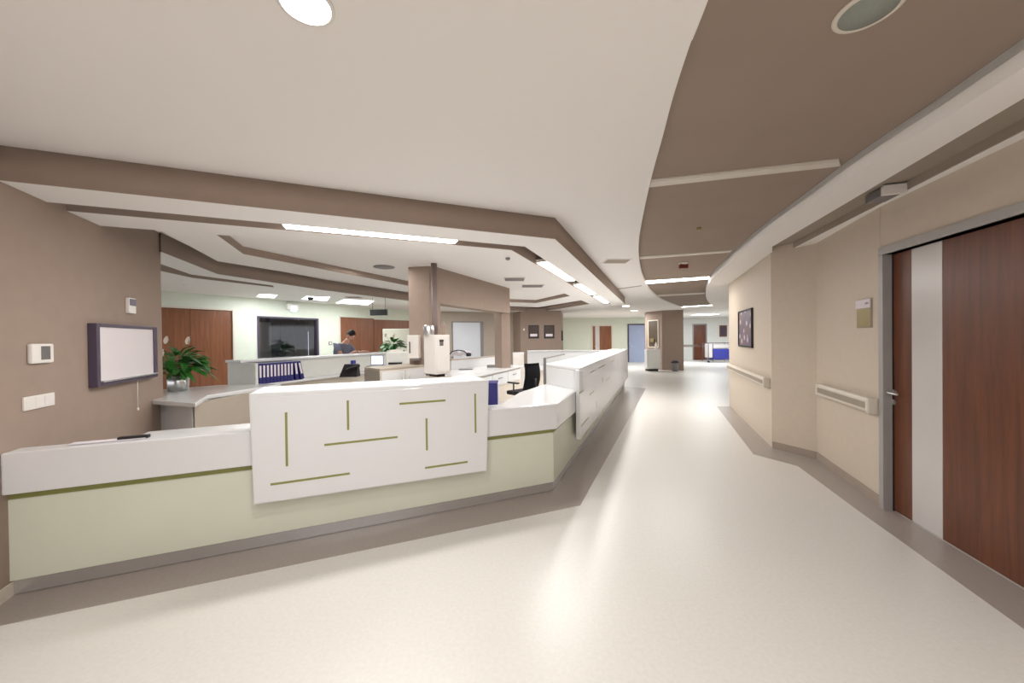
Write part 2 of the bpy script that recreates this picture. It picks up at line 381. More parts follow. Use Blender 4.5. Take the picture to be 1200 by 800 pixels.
slot2 = [G(x,y,ZS) for x,y in ((170,298),(189,309.5),(224,321.5),(320,334.5),(321,336.5),(226,325.5),(189,317.5),(170,308))]
o = struct('ceiling_canopy', holed(canopy_outer, [slot, tray, gap, slot2], ZS, ZC-.002), M_WHITE_CEIL); side_mat(o, M_BROWN)
cx = sum(p[0] for p in tray)/len(tray); cy = sum(p[1] for p in tray)/len(tray)
struct('ceiling_tray', prism(B(), [(cx+(p[0]-cx)*1.04, cy+(p[1]-cy)*1.04) for p in tray], 2.765, 2.79), M_WHITE_CEIL)

# ---- column and beam inside the station
struct('wall_column', prism(B(), [(-1.61,5.75),(-1.27,5.68),(-1.17,5.78),(-1.14,5.9),(-1.45,6.05)], 0, 2.765), M_BROWN)
fb = Fr((-1.17,5.78), (-.04,8.31), 1)
nn = fb.n if fb.n.x < 0 else -fb.n
bm = B(); prism(bm, [fb.at(0), fb.at(fb.len), tuple(Vector(fb.at(fb.len))+nn*.25), tuple(Vector(fb.at(0))+nn*.25)], 2.2, 2.765)
struct('wall_beam', bm, M_BROWN)
struct('wall_column_2', prism(B(), [(-.04,8.31),(-.23,8.18),(-.40,8.45),(-.22,8.62)], 0, 2.765), M_BROWN)

# ---- back-left wall with doors and a dark window
def so(px, py): return F_WD.sz(px, py)
wz0 = 1.0
dw = [so(190,361)[0], so(272,366)[0]]; ww = [so(301,370)[0], so(373,373)[0]]; bd = [so(397,373)[0]]
LWD = F_WD.len
wtop = 2.34
struct('wall_back_left', wall_open(F_WD, -3, LWD, ZS+.01, [(dw[0]-1.2,dw[1],0,wtop),(ww[0],ww[1],.9,so(301,370)[1]),(bd[0],LWD,0,2.33)], .12), M_GREEN)
bm = fbox(B(), F_WD, dw[1]-.0, dw[1]+.04, -.05, .02, 0, wtop+.04, .003); fbox(bm, F_WD, dw[0]-1.2, dw[1], -.05, .02, wtop, wtop+.04, .003)
d2 = struct('door_2', bm, M_BEIGEF)
for a, b in ((dw[0]-1.2, dw[0]+.45),(dw[0]+.455, dw[1])):
    obj('leaf', fbox(B(), F_WD, a, b, -.06, -.02, .01, wtop, .002), M_WOODF, d2)
bm = fbox(B(), F_WD, bd[0], bd[0]+.04, -.05, .02, 0, 2.36, .003)
d3 = struct('door_3', bm, M_BEIGEF)
n3 = 2
for k in range(n3):
    a = bd[0]+.04+(LWD-bd[0]-.04)*k/n3; b = bd[0]+.04+(LWD-bd[0]-.04)*(k+1)/n3-.004
    obj('leaf', fbox(B(), F_WD, a, b, -.06, -.02, .01, 2.33, .002), M_WOODF, d3)
# wall behind, turning right
P2 = (-3.0,13.6)
F_WE = Fr(PD1, P2, 1);  F_WE.n = F_WE.n if F_WE.n.y < 0 else -F_WE.n
F_WF = Fr(P2, (.5,14.9), 1); F_WF.n = F_WF.n if F_WF.n.y < 0 else -F_WF.n
struct('wall_wood', fbox(B(), F_WE, 0, F_WE.len, -.1, 0, 0, 2.3), M_WOODF)
struct('wall_wood_top', fbox(B(), F_WE, 0, F_WE.len, -.1, .0, 2.3, ZS+.01), M_GREEN)
struct('wall_far_left', fbox(B(), F_WF, 0, F_WF.len, -.1, 0, 0, ZS+.01), M_TAUPEP)
# window 1
zt = so(301,370)[1]
bm = B()
fbox(bm, F_WD, ww[0], ww[0]+.04, -.1, .02, .9, zt, .003); fbox(bm, F_WD, ww[1]-.05, ww[1], -.1, .02, .9, zt, .003)
fbox(bm, F_WD, ww[0], ww[1], -.1, .02, zt-.04, zt, .003); fbox(bm, F_WD, ww[0], ww[1], -.1, .02, .9, .94, .003)
w1 = struct('window_1', bm, M_PURPLE)
obj('pane', fbox(B(), F_WD, ww[0]+.04, ww[1]-.05, -.06, -.05, .94, zt-.04), M_GLASS, w1)
# dark room behind the window
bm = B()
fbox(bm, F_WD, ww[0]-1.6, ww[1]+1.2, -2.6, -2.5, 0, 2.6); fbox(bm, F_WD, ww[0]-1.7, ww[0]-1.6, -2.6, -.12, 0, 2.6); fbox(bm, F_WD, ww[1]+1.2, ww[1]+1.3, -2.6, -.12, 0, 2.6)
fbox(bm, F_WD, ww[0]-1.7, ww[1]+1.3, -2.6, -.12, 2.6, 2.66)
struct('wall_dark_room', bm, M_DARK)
def panel_on(F, name, label, cat, px0, px1, z0, z1, n0, n1, m, group=None):
    a, b = F.sz(px0,400,n0)[0], F.sz(px1,400,n0)[0]
    return tag(obj(name, fbox(B(), F, a, b, n0, n1, z0, z1, .004), m), label, cat, group)
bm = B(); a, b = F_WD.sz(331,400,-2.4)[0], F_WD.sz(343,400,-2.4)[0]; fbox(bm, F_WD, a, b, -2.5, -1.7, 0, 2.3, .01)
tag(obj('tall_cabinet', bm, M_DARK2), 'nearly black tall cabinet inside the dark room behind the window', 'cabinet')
bm = B(); a, b = F_WD.sz(300,400,-2.0)[0], F_WD.sz(318,400,-2.0)[0]; fbox(bm, F_WD, a, b, -2.2, -2.0, 0, 2.2, .01)
tag(obj('grey_locker', bm, M_GREYM), 'grey upright locker behind the left end of the dark window', 'locker')
bm = B(); a, b = F_WD.sz(347,400,-2.45)[0], F_WD.sz(371,400,-2.45)[0]; fbox(bm, F_WD, a, b, -2.49, -2.42, 0, 2.3, .005)
dd = thing('inner_door', 'dim lilac-grey door with a self-glowing vertical vision slot, seen through the dark window', 'door', F_WD.at((a+b)/2,-2.45)+(0,))
obj('leaf', bm, M_PURPLE, dd)
a, b = F_WD.sz(361.5,400,-2.4)[0], F_WD.sz(364.5,400,-2.4)[0]
obj('vision_slot', fbox(B(), F_WD, a, b, -2.44, -2.41, 1.15, 1.95), M_GLOW, dd, 'narrow vision panel with glow set in its material')  # emission on the pane stands in for light behind the door

# ---- wall with two pictures, far hall walls, pier
F_PW = Fr((.33,14.15), (1.88,14.0), 1); F_PW.n = Vector((-.1,-1)).normalized() if F_PW.n.y > 0 else F_PW.n
struct('wall_picture', prism(B(), [(.33,14.15),(1.88,14.0),(2.3,16.5),(-.3,16.5),(-.02,14.9)], 0, ZS+.1), M_BROWN)
struct('wall_far', prism(B(), [(-3,23.8),(10.6,23.8),(10.6,24.0),(-3,24.0)], 0, ZC), M_GREEN)
struct('wall_pier', prism(B(), [(8.18,17.5),(7.3,17.85),(6.89,18.83),(7.32,20.2),(8.9,20.2)], 0, ZC), M_BROWN)
F_FR = Fr((11.5,25.6), (16.5,24.0), 1); F_FR.n = F_FR.n if F_FR.n.y < 0 else -F_FR.n
struct('wall_far_right', fbox(B(), F_FR, -3.5, 4.5, -.1, 0, 0, ZC), M_FARW)
F_FW = Fr((-3,23.8),(13.5,23.8),1); F_FW.n = Vector((0,-1))
def simple_door(name, F, x0, x1, ztop, m, fm, glass=None):
    a, b = F.sz(x0,400)[0], F.sz(x1,400)[0]
    bm = fbox(B(), F, a-.08, a, -.02, .03, 0, ztop+.08, .004); fbox(bm, F, b, b+.08, -.02, .03, 0, ztop+.08, .004); fbox(bm, F, a, b, -.02, .03, ztop, ztop+.08, .004)
    d = struct(name, bm, fm)
    if glass:
        g0_, g1_ = F.sz(glass[0],400)[0], F.sz(glass[1],400)[0]
        obj('leaf', fbox(fbox(B(), F, a, g0_, 0, .02, .01, ztop), F, g1_, b, 0, .02, .01, ztop), m, d)
        obj('glass_strip', fbox(B(), F, g0_, g1_, 0, .018, .01, ztop), M_FROST, d)
    else: obj('leaf', fbox(B(), F, a, b, 0, .02, .01, ztop), m, d)
    obj('handle', tube(B(), [F.at(a+.1,.02,1.05),F.at(a+.1,.07,1.05),F.at(a+.22,.07,1.05)], .012, 6), M_STEEL, d)
    return d
simple_door('door_4', F_FW, 694.5, 716.5, 2.36, M_WOODF, M_BEIGEF, (697.5,702.5))
simple_door('door_5', F_FW, 737, 755.5, 2.40, M_BLUEDOOR, M_PURPLE)
simple_door('door_6', F_FR, 813, 827, 2.40, M_WOOD, M_GREYM)
struct('baseboard_far', fbox(B(), F_FR, -3.5, 4.5, 0, .02, .9, 1.05), M_SKIRT)

# ================================================================ COUNTER
LL = F_CL.len
LR = F_CR.len
ct = thing('reception_counter', 'long pale green and white nurse-station counter with steel kick plate, bending round a corner', 'counter', (CB.x,CB.y,0))
def cpoly(n_out, n_in, eL=0, eR=0):
    """band following the counter foot line, offset n_out toward viewer and n_in behind"""
    def corner(n):
        A = F_CL; Bf = F_CR; r1 = A.p.dot(A.n)+n; r2 = Bf.p.dot(Bf.n)+n
        det = A.n.x*Bf.n.y-A.n.y*Bf.n.x; return ((r1*Bf.n.y-A.n.y*r2)/det, (A.n.x*r2-Bf.n.x*r1)/det)
    return [F_CL.at(LL-eL,n_out), corner(n_out), F_CR.at(LR-eR,n_out), F_CR.at(LR-eR,-n_in), corner(-n_in), F_CL.at(LL-eL,-n_in)]
obj('kick_plate', prism(B(), cpoly(0,.1), .006, .1), mat('kick_steel', srgb(205,203,202), .22, .75), ct, 'polished steel kick plate')
obj('front_panel', prism(B(), cpoly(.012,.1), .1, .628, .002), M_CREAM, ct, 'pale green laminate front')
obj('inlay_strip', prism(B(), cpoly(.004,.1), .628, .672), M_GREENSTRIP, ct, 'olive green inlay strip')
up = cpoly(.06,.09)
obj('upstand', prism(B(), up, .672, .94, .012), M_SOLID, ct, 'white solid-surface upstand')
# wide top by the corner
tp = [F_CL.at(1.0,.045), F_CL.at(1.0,-.2), G(587,474,.94), G(608.7,460,.94), G(640,450,.94), F_CR.at(2.2,-.5), F_CR.at(2.2,.045), cpoly(.045,.08)[1]]
obj('worktop', prism(B(), tp, .90, .944, .004), M_SOLID, ct, 'white worktop behind the corner')
def proud(F, px, py, n): return F.sz(px, py, n)
# left feature panel: a thing fixed over the counter
n1 = .12
cor = [proud(F_CL,x,y,n1) for x,y in ((291,461),(573,444.8),(570.8,551.8),(297,591.7))]
def slab_quad(bm, F, cs, n0, n1, bev=0):
    c = [F.at(s,n0,z) for s,z in cs]+[F.at(s,n1,z) for s,z in cs]; return hexa(bm, c, bev)
fp = thing('feature_panel', 'white raised counter panel with crossing green slits, left of the corner', 'panel', F_CL.at((cor[0][0]+cor[1][0])/2, .06)+(cor[2][1],), 'raised slit panels on the counter')
zt_ = (cor[0][1]+cor[1][1])/2
cs = [(cor[0][0],zt_-.03),(cor[1][0],zt_-.03),(cor[2][0],cor[2][1]),(cor[3][0],cor[3][1])]
obj('panel', slab_quad(B(), F_CL, cs, .062, n1, .012), M_SOLID, fp)
# top shelf of the high section
obj('top_shelf', prism(B(), [F_CL.at(cs[0][0],n1),F_CL.at(cs[1][0],n1),F_CL.at(cs[1][0],-.32),F_CL.at(cs[0][0],-.32)], zt_-.045, zt_, .014), M_SOLID, fp, 'white shelf top with rounded edge')
obj('back_panel', prism(B(), [F_CL.at(cs[0][0]-.01,.06),F_CL.at(cs[1][0]+.01,.06),F_CL.at(cs[1][0]+.01,0),F_CL.at(cs[0][0]-.01,0)], .942, zt_-.045), M_SOLID, fp)
slits = [((334.5,483),(337,546)),((407,469),(408.5,503.5)),((468,473),(522,469)),((557,461),(557,507)),((380,520.5),(466,512.5)),((500,490),(500,527.5)),((317,567),(410,555)),((498,548),(548,541))]
SL = []
def slit(parent, F, a, b, n, wd=.0085):
    d = Vector((b[0]-a[0], b[1]-a[1])); d.normalize(); e = Vector((-d.y,d.x))*wd
    cs_ = [(a[0]-e.x,a[1]-e.y),(b[0]-e.x,b[1]-e.y),(b[0]+e.x,b[1]+e.y),(a[0]+e.x,a[1]+e.y)]
    return obj('slit', slab_quad(B(), F, cs_, n-.01, n+.0025), M_GREENSTRIP, parent)
for A_, B_ in slits:
    a = proud(F_CL,*A_,n1); b = proud(F_CL,*B_,n1)
    if abs(a[0]-b[0]) < abs(a[1]-b[1]): m_ = (a[0]+b[0])/2; a, b = (m_,a[1]), (m_,b[1])
    else: m_ = (a[1]+b[1])/2; a, b = (a[0],m_), (b[0],m_)
    SL.append((a,b)); slit(fp, F_CL, a, b, n1)
# right high section
r0 = .9; zt2 = 1.245
fp2 = thing('feature_panel', 'long white raised counter panel with green slits, on the run going down the corridor', 'panel', F_CR.at(r0+2, .06)+(.33,), 'raised slit panels on the counter')
cs2 = [(r0,zt2-.03),(LR+.02,zt2-.03),(LR+.02,.32),(r0,.32)]
obj('panel', slab_quad(B(), F_CR, cs2, .062, n1, .012), M_SOLID, fp2)
near = G(640,426,zt2); inn = F_CR.at(2.05,-.5)
obj('top_shelf', prism(B(), [F_CR.at(r0,n1), F_CR.at(LR+.02,n1), F_CR.at(LR+.02,-.42), near], zt2-.045, zt2, .014), M_SOLID, fp2, 'white shelf top running down the corridor')
# near end wall of the high section
e_a = Vector(F_CR.at(r0,n1-.01)); e_b = Vector(near); dd_ = (e_b-e_a).normalized(); nn_ = Vector((dd_.y,-dd_.x)); nn_ = nn_ if nn_.x > 0 else -nn_
obj('end_wall', prism(B(), [e_a,e_b,e_b+nn_*.06,e_a+nn_*.06], .942, zt2-.045, .004), M_SOLID, fp2)
obj('back_panel', prism(B(), [F_CR.at(r0+.05,.06),F_CR.at(LR,.06),F_CR.at(LR,.02),F_CR.at(r0+.05,.02)], .942, zt2-.045), M_SOLID, fp2)
e_c = Vector(F_CR.at(LR+.0,-.40))
d_ = (e_c-e_b).normalized(); n_ = Vector((d_.y,-d_.x)); n_ = n_ if n_.x > 0 else -n_
obj('inner_wall', prism(B(), [e_b,e_c,e_c+n_*.04,e_b+n_*.04], 0.002, zt2-.045), M_SOLID, fp2)
# slits of the same rhythm repeated along the long panel
for a_, b_ in (((692,436.5),(697,434)),((679.5,461),(684,456.5)),((691,463),(696,457.5)),((702,431),(709,427.5)),((681,499),(690,489)),((706,442),(706,448)),((716,424),(720,422)),((699,478),(699,470)),((710,446),(715,441)),((724,421),(724,427))):
    a = proud(F_CR,*a_,n1); b = proud(F_CR,*b_,n1)
    if abs(a_[0]-b_[0]) < 1: a, b = (a[0],a[1]), (a[0],b[1])
    else: m_ = (a[1]+b[1])/2; a, b = (a[0],m_), (b[0],m_)
    slit(fp2, F_CR, a, b, n1, .009)
# far cross run
p_far = F_CR.at(LR-.02,-.42)
rb = thing('return_counter', 'white chest-high counter run closing the far end of the station', 'counter', (2.6,13.0,0))
q1 = F_CR.at(LR,-.45); q2 = (q1[0]-1.5, q1[1]+.9); q3 = (q2[0]-1.2,q2[1]-.2)
obj('body', prism(B(), [q1,q2,q3,(q3[0],q3[1]+.3),(q2[0],q2[1]+.35),(q1[0]+.1,q1[1]+.3)], .002, 1.16, .004), M_SOLID, rb)
obj('top', prism(B(), [(q1[0],q1[1]-.03),(q2[0],q2[1]-.05),(q3[0],q3[1]-.05),(q3[0],q3[1]+.36),(q2[0],q2[1]+.4),(q1[0]+.15,q1[1]+.32)], 1.16, 1.2, .006), M_SOLID, rb)

# ================================================================ ITEMS ON THE LEFT WALL
def wall_thing(F, name, label, cat, px, py, n=0):
    s, z = F.sz(px, py, n); return thing(name, label, cat, F.at(s, n)+(z,)), s, z
t, s_, z_ = wall_thing(FL, 'thermostat', 'white rounded thermostat with grey display on the taupe wall', 'thermostat', 48, 413)
a, b = FL.sz(36,413,.02), FL.sz(62,413,.02); zt1, zb1 = FL.sz(48,402.5,.02)[1], FL.sz(48,425.5,.02)[1]
obj('housing', fbox(B(), FL, a[0], b[0], 0, .028, zb1, zt1, .012), M_PLASW, t)
w_ = b[0]-a[0]; obj('display', fbox(B(), FL, a[0]+w_*.38, a[0]+w_*.8, .027, .0295, zb1+.025, zt1-.018), M_LCD, t, 'grey display')
t, s_, z_ = wall_thing(FL, 'socket_panel', 'wide white socket plate low on the taupe wall', 'socket', 45, 471)
a, b = FL.sz(28,471,.01), FL.sz(64,471,.01); zt1, zb1 = FL.sz(46,462.5,.01)[1], FL.sz(46,478,.01)[1]
obj('plate', fbox(B(), FL, a[0], b[0], 0, .012, zb1, zt1, .003), M_PLASW, t)
for k in range(3):
    wq = (b[0]-a[0]-.03)/3; obj('socket', fbox(B(), FL, a[0]+.015+wq*k, a[0]+.011+wq*(k+1), .011, .0145, zb1+.012, zt1-.012, .001), M_PLASW, t)
t, s_, z_ = wall_thing(FL, 'xray_viewer', 'white light box in a thick aubergine frame with a hanging cord, on the taupe wall', 'light box', 148, 418)
nf = .06
a, b = FL.sz(114,418,nf), FL.sz(185,418,nf); za, zb = FL.sz(114,378.5,nf)[1], FL.sz(114,454,nf)[1]
bm = B(); wv = .045
fbox(bm, FL, a[0], a[0]+wv, 0, nf, zb, za, .004); fbox(bm, FL, b[0]-.068, b[0], 0, nf, zb, za, .004)
fbox(bm, FL, a[0]+wv, b[0]-wv, 0, nf, za-.03, za, .004); fbox(bm, FL, a[0]+wv, b[0]-wv, 0, nf, zb, zb+.035, .004)
obj('frame', bm, M_PURPLE, t)
obj('viewing_panel', fbox(B(), FL, a[0]+wv, b[0]-wv, .0, nf-.012, zb+.035, za-.03), M_PANELW, t, 'white translucent panel')
obj('film_ledge', fbox(B(), FL, a[0]+wv, b[0]-wv, nf-.012, nf+.02, zb+.035, zb+.05, .003), M_STEEL, t, 'bright metal ledge')
sc_, zc_ = FL.sz(161,443,.03); zc2 = FL.sz(161,478,.03)[1]
bm = tube(B(), [FL.at(sc_,.03,zb), FL.at(sc_,.03,zc2)], .003, 6); lathe(bm, *FL.at(sc_,.03), [(.003,zc2-.025),(.009,zc2-.02),(.008,zc2),(.003,zc2+.006)], 8)
obj('pull_cord', bm, M_PLASW, t, 'thin cord with a small bead')
t, s_, z_ = wall_thing(FL, 'door_chime', 'small white box with purple upper half, above the framed light box', 'wall unit', 153, 357)
a, b = FL.sz(150,357,.02), FL.sz(158,357,.02); z1_, z0_ = FL.sz(153,349,.02)[1], FL.sz(153,367,.02)[1]
obj('housing', fbox(B(), FL, a[0], b[0], 0, .03, z0_, z1_, .005), M_PLASW, t)
obj('cover', fbox(B(), FL, a[0]+.008, b[0]-.008, .029, .033, (z0_+z1_)/2, z1_-.01, .001), M_PURPLE, t, 'purple cover')
# papers and pen on the left upstand
pz = .943
c = G(125,511,pz); cc = Vector(c)
def flat(name, label, cat, F, s0, s1, n0, n1, z, h, m, bev=0, group=None):
    return tag(obj(name, fbox(B(), F, s0, s1, n0, n1, z, z+h, bev), m), label, cat, group)
sp_ = F_CL.sz(120,511,-.0)[0]
flat('paper_sheet', 'sheets of paper lying on the upstand in front of the taupe wall', 'paper', F_CL, sp_-.22, sp_+.18, -.075, -.005, pz, .005, M_PAPER)
sp_ = F_CL.sz(152,508,-.02)[0]
flat('stapler', 'small black stapler on the upstand beside the papers', 'stapler', F_CL, sp_-.10, sp_+.07, -.06, -.02, pz, .022, M_BLACK, .006)

# ================================================================ RIGHT WALL ITEMS
def handrail(F, s0, s1, z0, z1, label):
    t = thing('handrail', label, 'handrail', F.at((s0+s1)/2, 0)+(z0,), 'wall handrails')
    h = z1-z0
    prof = [(.02,z0),(.075,z0+.01),(.085,z0+.03),(.085,z1-.03),(.075,z1-.005),(.045,z1),(.03,z1-.02),(.02,z1-.02)]
    bm = B(); r = []
    for s in (s0+.04, s1-.04):
        r.append([bm.verts.new(F.at(s,n,z)) for n,z in prof])
    k = len(prof)
    fs = [bm.faces.new(r[0]), bm.faces.new(r[1][::-1])]+[bm.faces.new((r[0][i],r[0][(i+1)%k],r[1][(i+1)%k],r[1][i])) for i in range(k)]
    bmesh.ops.recalc_face_normals(bm, faces=fs)
    obj('rail', bm, M_BEIGEF, t)
    obj('bumper_strip', fbox(B(), F, s0+.06, s1-.06, .084, .088, z0+h*.3, z1-h*.3), M_SLOT, t, 'grey-beige bumper strip')
    for a in (s0, s1-.05): obj('end_cap', fbox(B(), F, a, a+.05, 0, .088, z0, z1, .015), M_BEIGEF, t)
    for a in (s0+.25, s1-.3): obj('bracket', fbox(B(), F, a, a+.05, 0, .03, z0+.03, z1-.03), M_BEIGEF, t)
a = F_R1.sz(1022,470,.08)[0]; b = F_R1.sz(956,455,.08)[0]
handrail(F_R1, max(a,.02), b, .865, 1.02, 'cream crash-rail handrail beside the wood door, nearest the viewer')
a = F_R3.sz(903,450,.08)[0]; b = F_R3.sz(852,430,.08)[0]
handrail(F_R3, .06, min(b,F_R3.len-.05), .865, 1.01, 'cream handrail under the framed picture, further along the corridor')
t, s_, z_ = wall_thing(F_R1, 'door_sign', 'white room label over a small brass-coloured plate beside the wood door', 'sign', 1012, 367)
a, b = F_R1.sz(1021,367,.01)[0], F_R1.sz(1003,367,.01)[0]; z1_, zm_, z0_ = F_R1.sz(1012,350.5,.01)[1], F_R1.sz(1012,361.5,.01)[1], F_R1.sz(1012,384,.01)[1]
obj('plate', fbox(B(), F_R1, a, b-.01, 0, .008, z0_, z1_, .002), M_SLOT, t)
obj('brass_insert', fbox(B(), F_R1, a+.015, b-.02, .007, .011, z0_+.012, zm_), M_OLIVE, t, 'brass-coloured square')
obj('name_card', fbox(B(), F_R1, a+.02, b, .007, .013, zm_+.004, z1_-.004), M_PAPER, t, 'white paper card')
bm = B()
for k in range(3):
    x_ = a+.045+.022*k; fbox(bm, F_R1, x_, x_+.015, .0128, .0138, (zm_+z1_)/2-.008, (zm_+z1_)/2+.012)
obj('number', bm, M_PURPLE, t, 'small blurred printed characters')
t, s_, z_ = wall_thing(F_R3, 'framed_picture', 'dark-framed mauve picture of pale blossoms on the corridor wall', 'picture', 873, 383)
a, b = F_R3.sz(880.5,383,.03)[0], F_R3.sz(865,383,.03)[0]; z1_, z0_ = F_R3.sz(880,360.5,.03)[1], F_R3.sz(880,407.5,.03)[1]
bm = B(); f_ = .03
fbox(bm,F_R3,a,a+f_,0,.035,z0_,z1_,.003); fbox(bm,F_R3,b-f_,b,0,.035,z0_,z1_,.003); fbox(bm,F_R3,a,b,0,.035,z1_-f_,z1_,.003); fbox(bm,F_R3,a,b,0,.035,z0_,z0_+f_,.003)
obj('frame', bm, M_BLACK, t); obj('print', fbox(B(), F_R3, a+f_, b-f_, 0, .02, z0_+f_, z1_-f_), M_ART, t, 'mauve print with pale blossoms')

# ================================================================ CEILING FIXTURES
def quad_px(bm, pts, z, z0, z1): return prism(bm, [G(x,y,z) for x,y in pts], z0, z1)
def recess_light(i, pts, lit, label, pw=0, grp='lights across the taupe recess'):
    P = [Vector(G(x,y,ZB)) for x,y in pts]; c = sum(P, Vector((0,0)))/4
    t = thing('linear_light', label, 'ceiling light', (c.x,c.y,ZB-.02), grp)
    sh = [c+(p-c)*1.0 for p in P]
    obj('housing', prism(B(), sh, ZB-.012, ZB), M_DIM, t)
    ins = []
    for p in P: ins.append(c+(p-c)*.97)
    # diffuser a little narrower
    w0 = (P[3]-P[0]); ins = [P[0]+w0*.15, P[1]+(P[2]-P[1])*.15, P[1]+(P[2]-P[1])*.85, P[0]+w0*.85]
    obj('diffuser', prism(B(), ins, ZB-.016, ZB-.012), M_LIT if lit else M_DIM, t, 'glowing diffuser' if lit else None)
    if pw:
        d = P[1]-P[0]; area(c.x, c.y, ZB-.03, d.length*.9, .1, pw, WARM, rot=math.atan2(d.y,d.x))
recess_light(1, ((761,218),(985,193),(983,185.5),(763,210)), False, 'unlit wide linear light crossing the taupe recess, nearest the viewer')
recess_light(2, ((749.5,303),(854,295),(858,292.5),(749.5,300)), False, 'thin unlit linear light crossing the taupe recess before the red detector')
recess_light(3, ((755.5,332.5),(829,326.5),(832,323),(755,328)), True, 'brightly lit linear light crossing the middle of the taupe recess', LP['recess'])
recess_light(4, ((766,347.5),(826,343.8),(826,342.3),(765,345.5)), False, 'faint unlit linear light between the two lit ones of the recess')
recess_light(5, ((797,361.8),(840,358.8),(841,356),(792,359)), True, 'brightly lit linear light closing the far end of the taupe recess', LP['recess'])
# speaker ring
c = (1.133*(ZB-HC)*.98, 1.162*(ZB-HC)*.98)
t = thing('round_speaker', 'round ceiling speaker with pale rim and grey grille in the taupe recess', 'speaker', (c[0],c[1],ZB-.02))
rr = .087*(ZB-HC)
obj('rim', lathe(B(), *c, [(rr,ZB),(rr,ZB-.006),(rr-.014,ZB-.012),(rr-.024,ZB-.006),(rr-.024,ZB)], 40), M_BEIGEF, t)
obj('grille', lathe(B(), *c, [(rr-.02,ZB),(rr-.02,ZB-.009),(.01,ZB-.010)], 32), mat('speaker_grille', srgb(142,146,138), .7, noise=.05, nscale=90), t, 'grey grille')
# small things in recess
def small_disc(name, label, cat, px, py, z, r, h, m, group=None):
    x, y = G(px,py,z); return tag(obj(name, lathe(B(), x, y, [(r,z),(r,z-h*.5),(r*.7,z-h),(r*.2,z-h*1.05)], 16), m), label, cat, group)
small_disc('sprinkler', 'small brass sprinkler head in the middle of the taupe recess', 'sprinkler', 819, 267, ZB, .03, .03, M_OLIVE)
x_, y_ = G(801,308,ZB); t = thing('smoke_detector', 'dark red alarm beacon hanging under the taupe recess', 'detector', (x_,y_,ZB-.09))
obj('base', lathe(B(), x_, y_, [(.08,ZB),(.08,ZB-.02),(.05,ZB-.03)], 16), M_PLASW, t); obj('beacon', prism(B(), [(x_-.07,y_-.04),(x_+.07,y_-.04),(x_+.07,y_+.04),(x_-.07,y_+.04)], ZB-.10, ZB-.02, .01), M_RED, t, 'dark red beacon')
def vent(px0, px1, py, z, dy_, label, m=M_SLOT, blades=5):
    a = Vector(G(px0,py,z)); b = Vector(G(px1,py,z)); n = Vector((0,1)); c = (a+b)/2+n*dy_/2
    t = thing('ceiling_vent', label, 'vent', (c.x,c.y,z-.012))
    obj('frame', prism(B(), [a,b,b+n*dy_,a+n*dy_], z-.010, z, .002), M_PLASW, t)
    for k in range(blades):
        f0 = .08+.84*k/blades; f1 = f0+.84/blades*.7
        obj('blade', prism(B(), [a+(b-a)*.05+n*dy_*f0, b-(b-a)*.05+n*dy_*f0, b-(b-a)*.05+n*dy_*f1, a+(b-a)*.05+n*dy_*f1], z-.013, z-.008), m, t)
vent(711, 741, 303, ZC, .35, 'slotted air vent in the white ceiling between canopy and taupe recess')
vent(590, 616, 324.5, 2.765, .45, 'square grey vent in the canopy tray, the nearer of two', M_GREYM)
vent(611, 638, 333, 2.765, .45, 'square grey vent in the canopy tray, the farther of two', M_GREYM)
small_disc('ceiling_diffuser', 'dark oval air diffuser in the white tray above the dispenser', 'diffuser', 450, 312.5, 2.765, .16, .02, M_GREYM)
small_disc('sprinkler', 'tiny sprinkler head in the soffit by the bend of the canopy light slot', 'sprinkler', 595, 302, ZS, .03, .03, M_GREYM)
struct('ceiling_joint', prism(B(), [G(722,339,ZC),G(752,335,ZC),G(752,334.2,ZC),G(722,338.2,ZC)], ZC-.003, ZC), M_SLOT)
# near round downlight
x_, y_ = G(358,4,ZC)
t = thing('round_downlight', 'bright round downlight in the white ceiling at the top left', 'ceiling light', (x_,y_,ZC-.02))
obj('rim', lathe(B(), x_, y_, [(.10,ZC),(.10,ZC-.006),(.088,ZC-.01),(.085,ZC)], 32), M_PLASW, t)
obj('diffuser', lathe(B(), x_, y_, [(.086,ZC),(.086,ZC-.009),(.01,ZC-.010)], 32), M_LIT, t, 'glowing white disc')
area(x_, y_, ZC-.02, .16, .16, LP['near'], WARM, shape='DISK')
for k, (px, py) in enumerate(((733.5,358.5),(743,364))):
    x_, y_ = G(px, py, ZC); t = thing('small_downlight', ['small round downlight just beyond the end of the canopy, the nearer one','small round downlight beyond the canopy, the farther one'][k], 'ceiling light', (x_,y_,ZC-.01), 'downlights beyond the canopy')
    obj('diffuser', lathe(B(), x_, y_, [(.14,ZC),(.14,ZC-.01),(.01,ZC-.012)], 20), M_LIT, t)
# slot luminaires
def slot_light(P0, P1, nv, label, pw):
    P0 = Vector(P0); P1 = Vector(P1); d = (P1-P0).normalized(); c = (P0+P1)/2+nv*.1
    t = thing('slot_light', label, 'ceiling light', (c.x,c.y,ZS), 'lamps in the canopy slot')
    a, b = P0+nv*.01, P1+nv*.01
    obj('housing', prism(B(), [a,b,b+nv*.18,a+nv*.18], ZS+.02, ZS+.06), M_PLASW, t)
    obj('diffuser', prism(B(), [a+nv*.02+d*.02,b+nv*.02-d*.02,b+nv*.16-d*.02,a+nv*.16+d*.02], ZS+.006, ZS+.02), M_LIT, t, 'glowing diffuser')
    area(c.x, c.y, ZS-.002, (P1-P0).length*.95, .14, pw, WARM, rot=math.atan2(d.y,d.x))
sL0, sL1 = s_on_L(330,265), s_on_L(539,282)
slot_light(offL(sL0,sa), offL(sL1,sa), nL, 'long lit lamp in the canopy slot on the left, over the slit panel', LP['slot'])
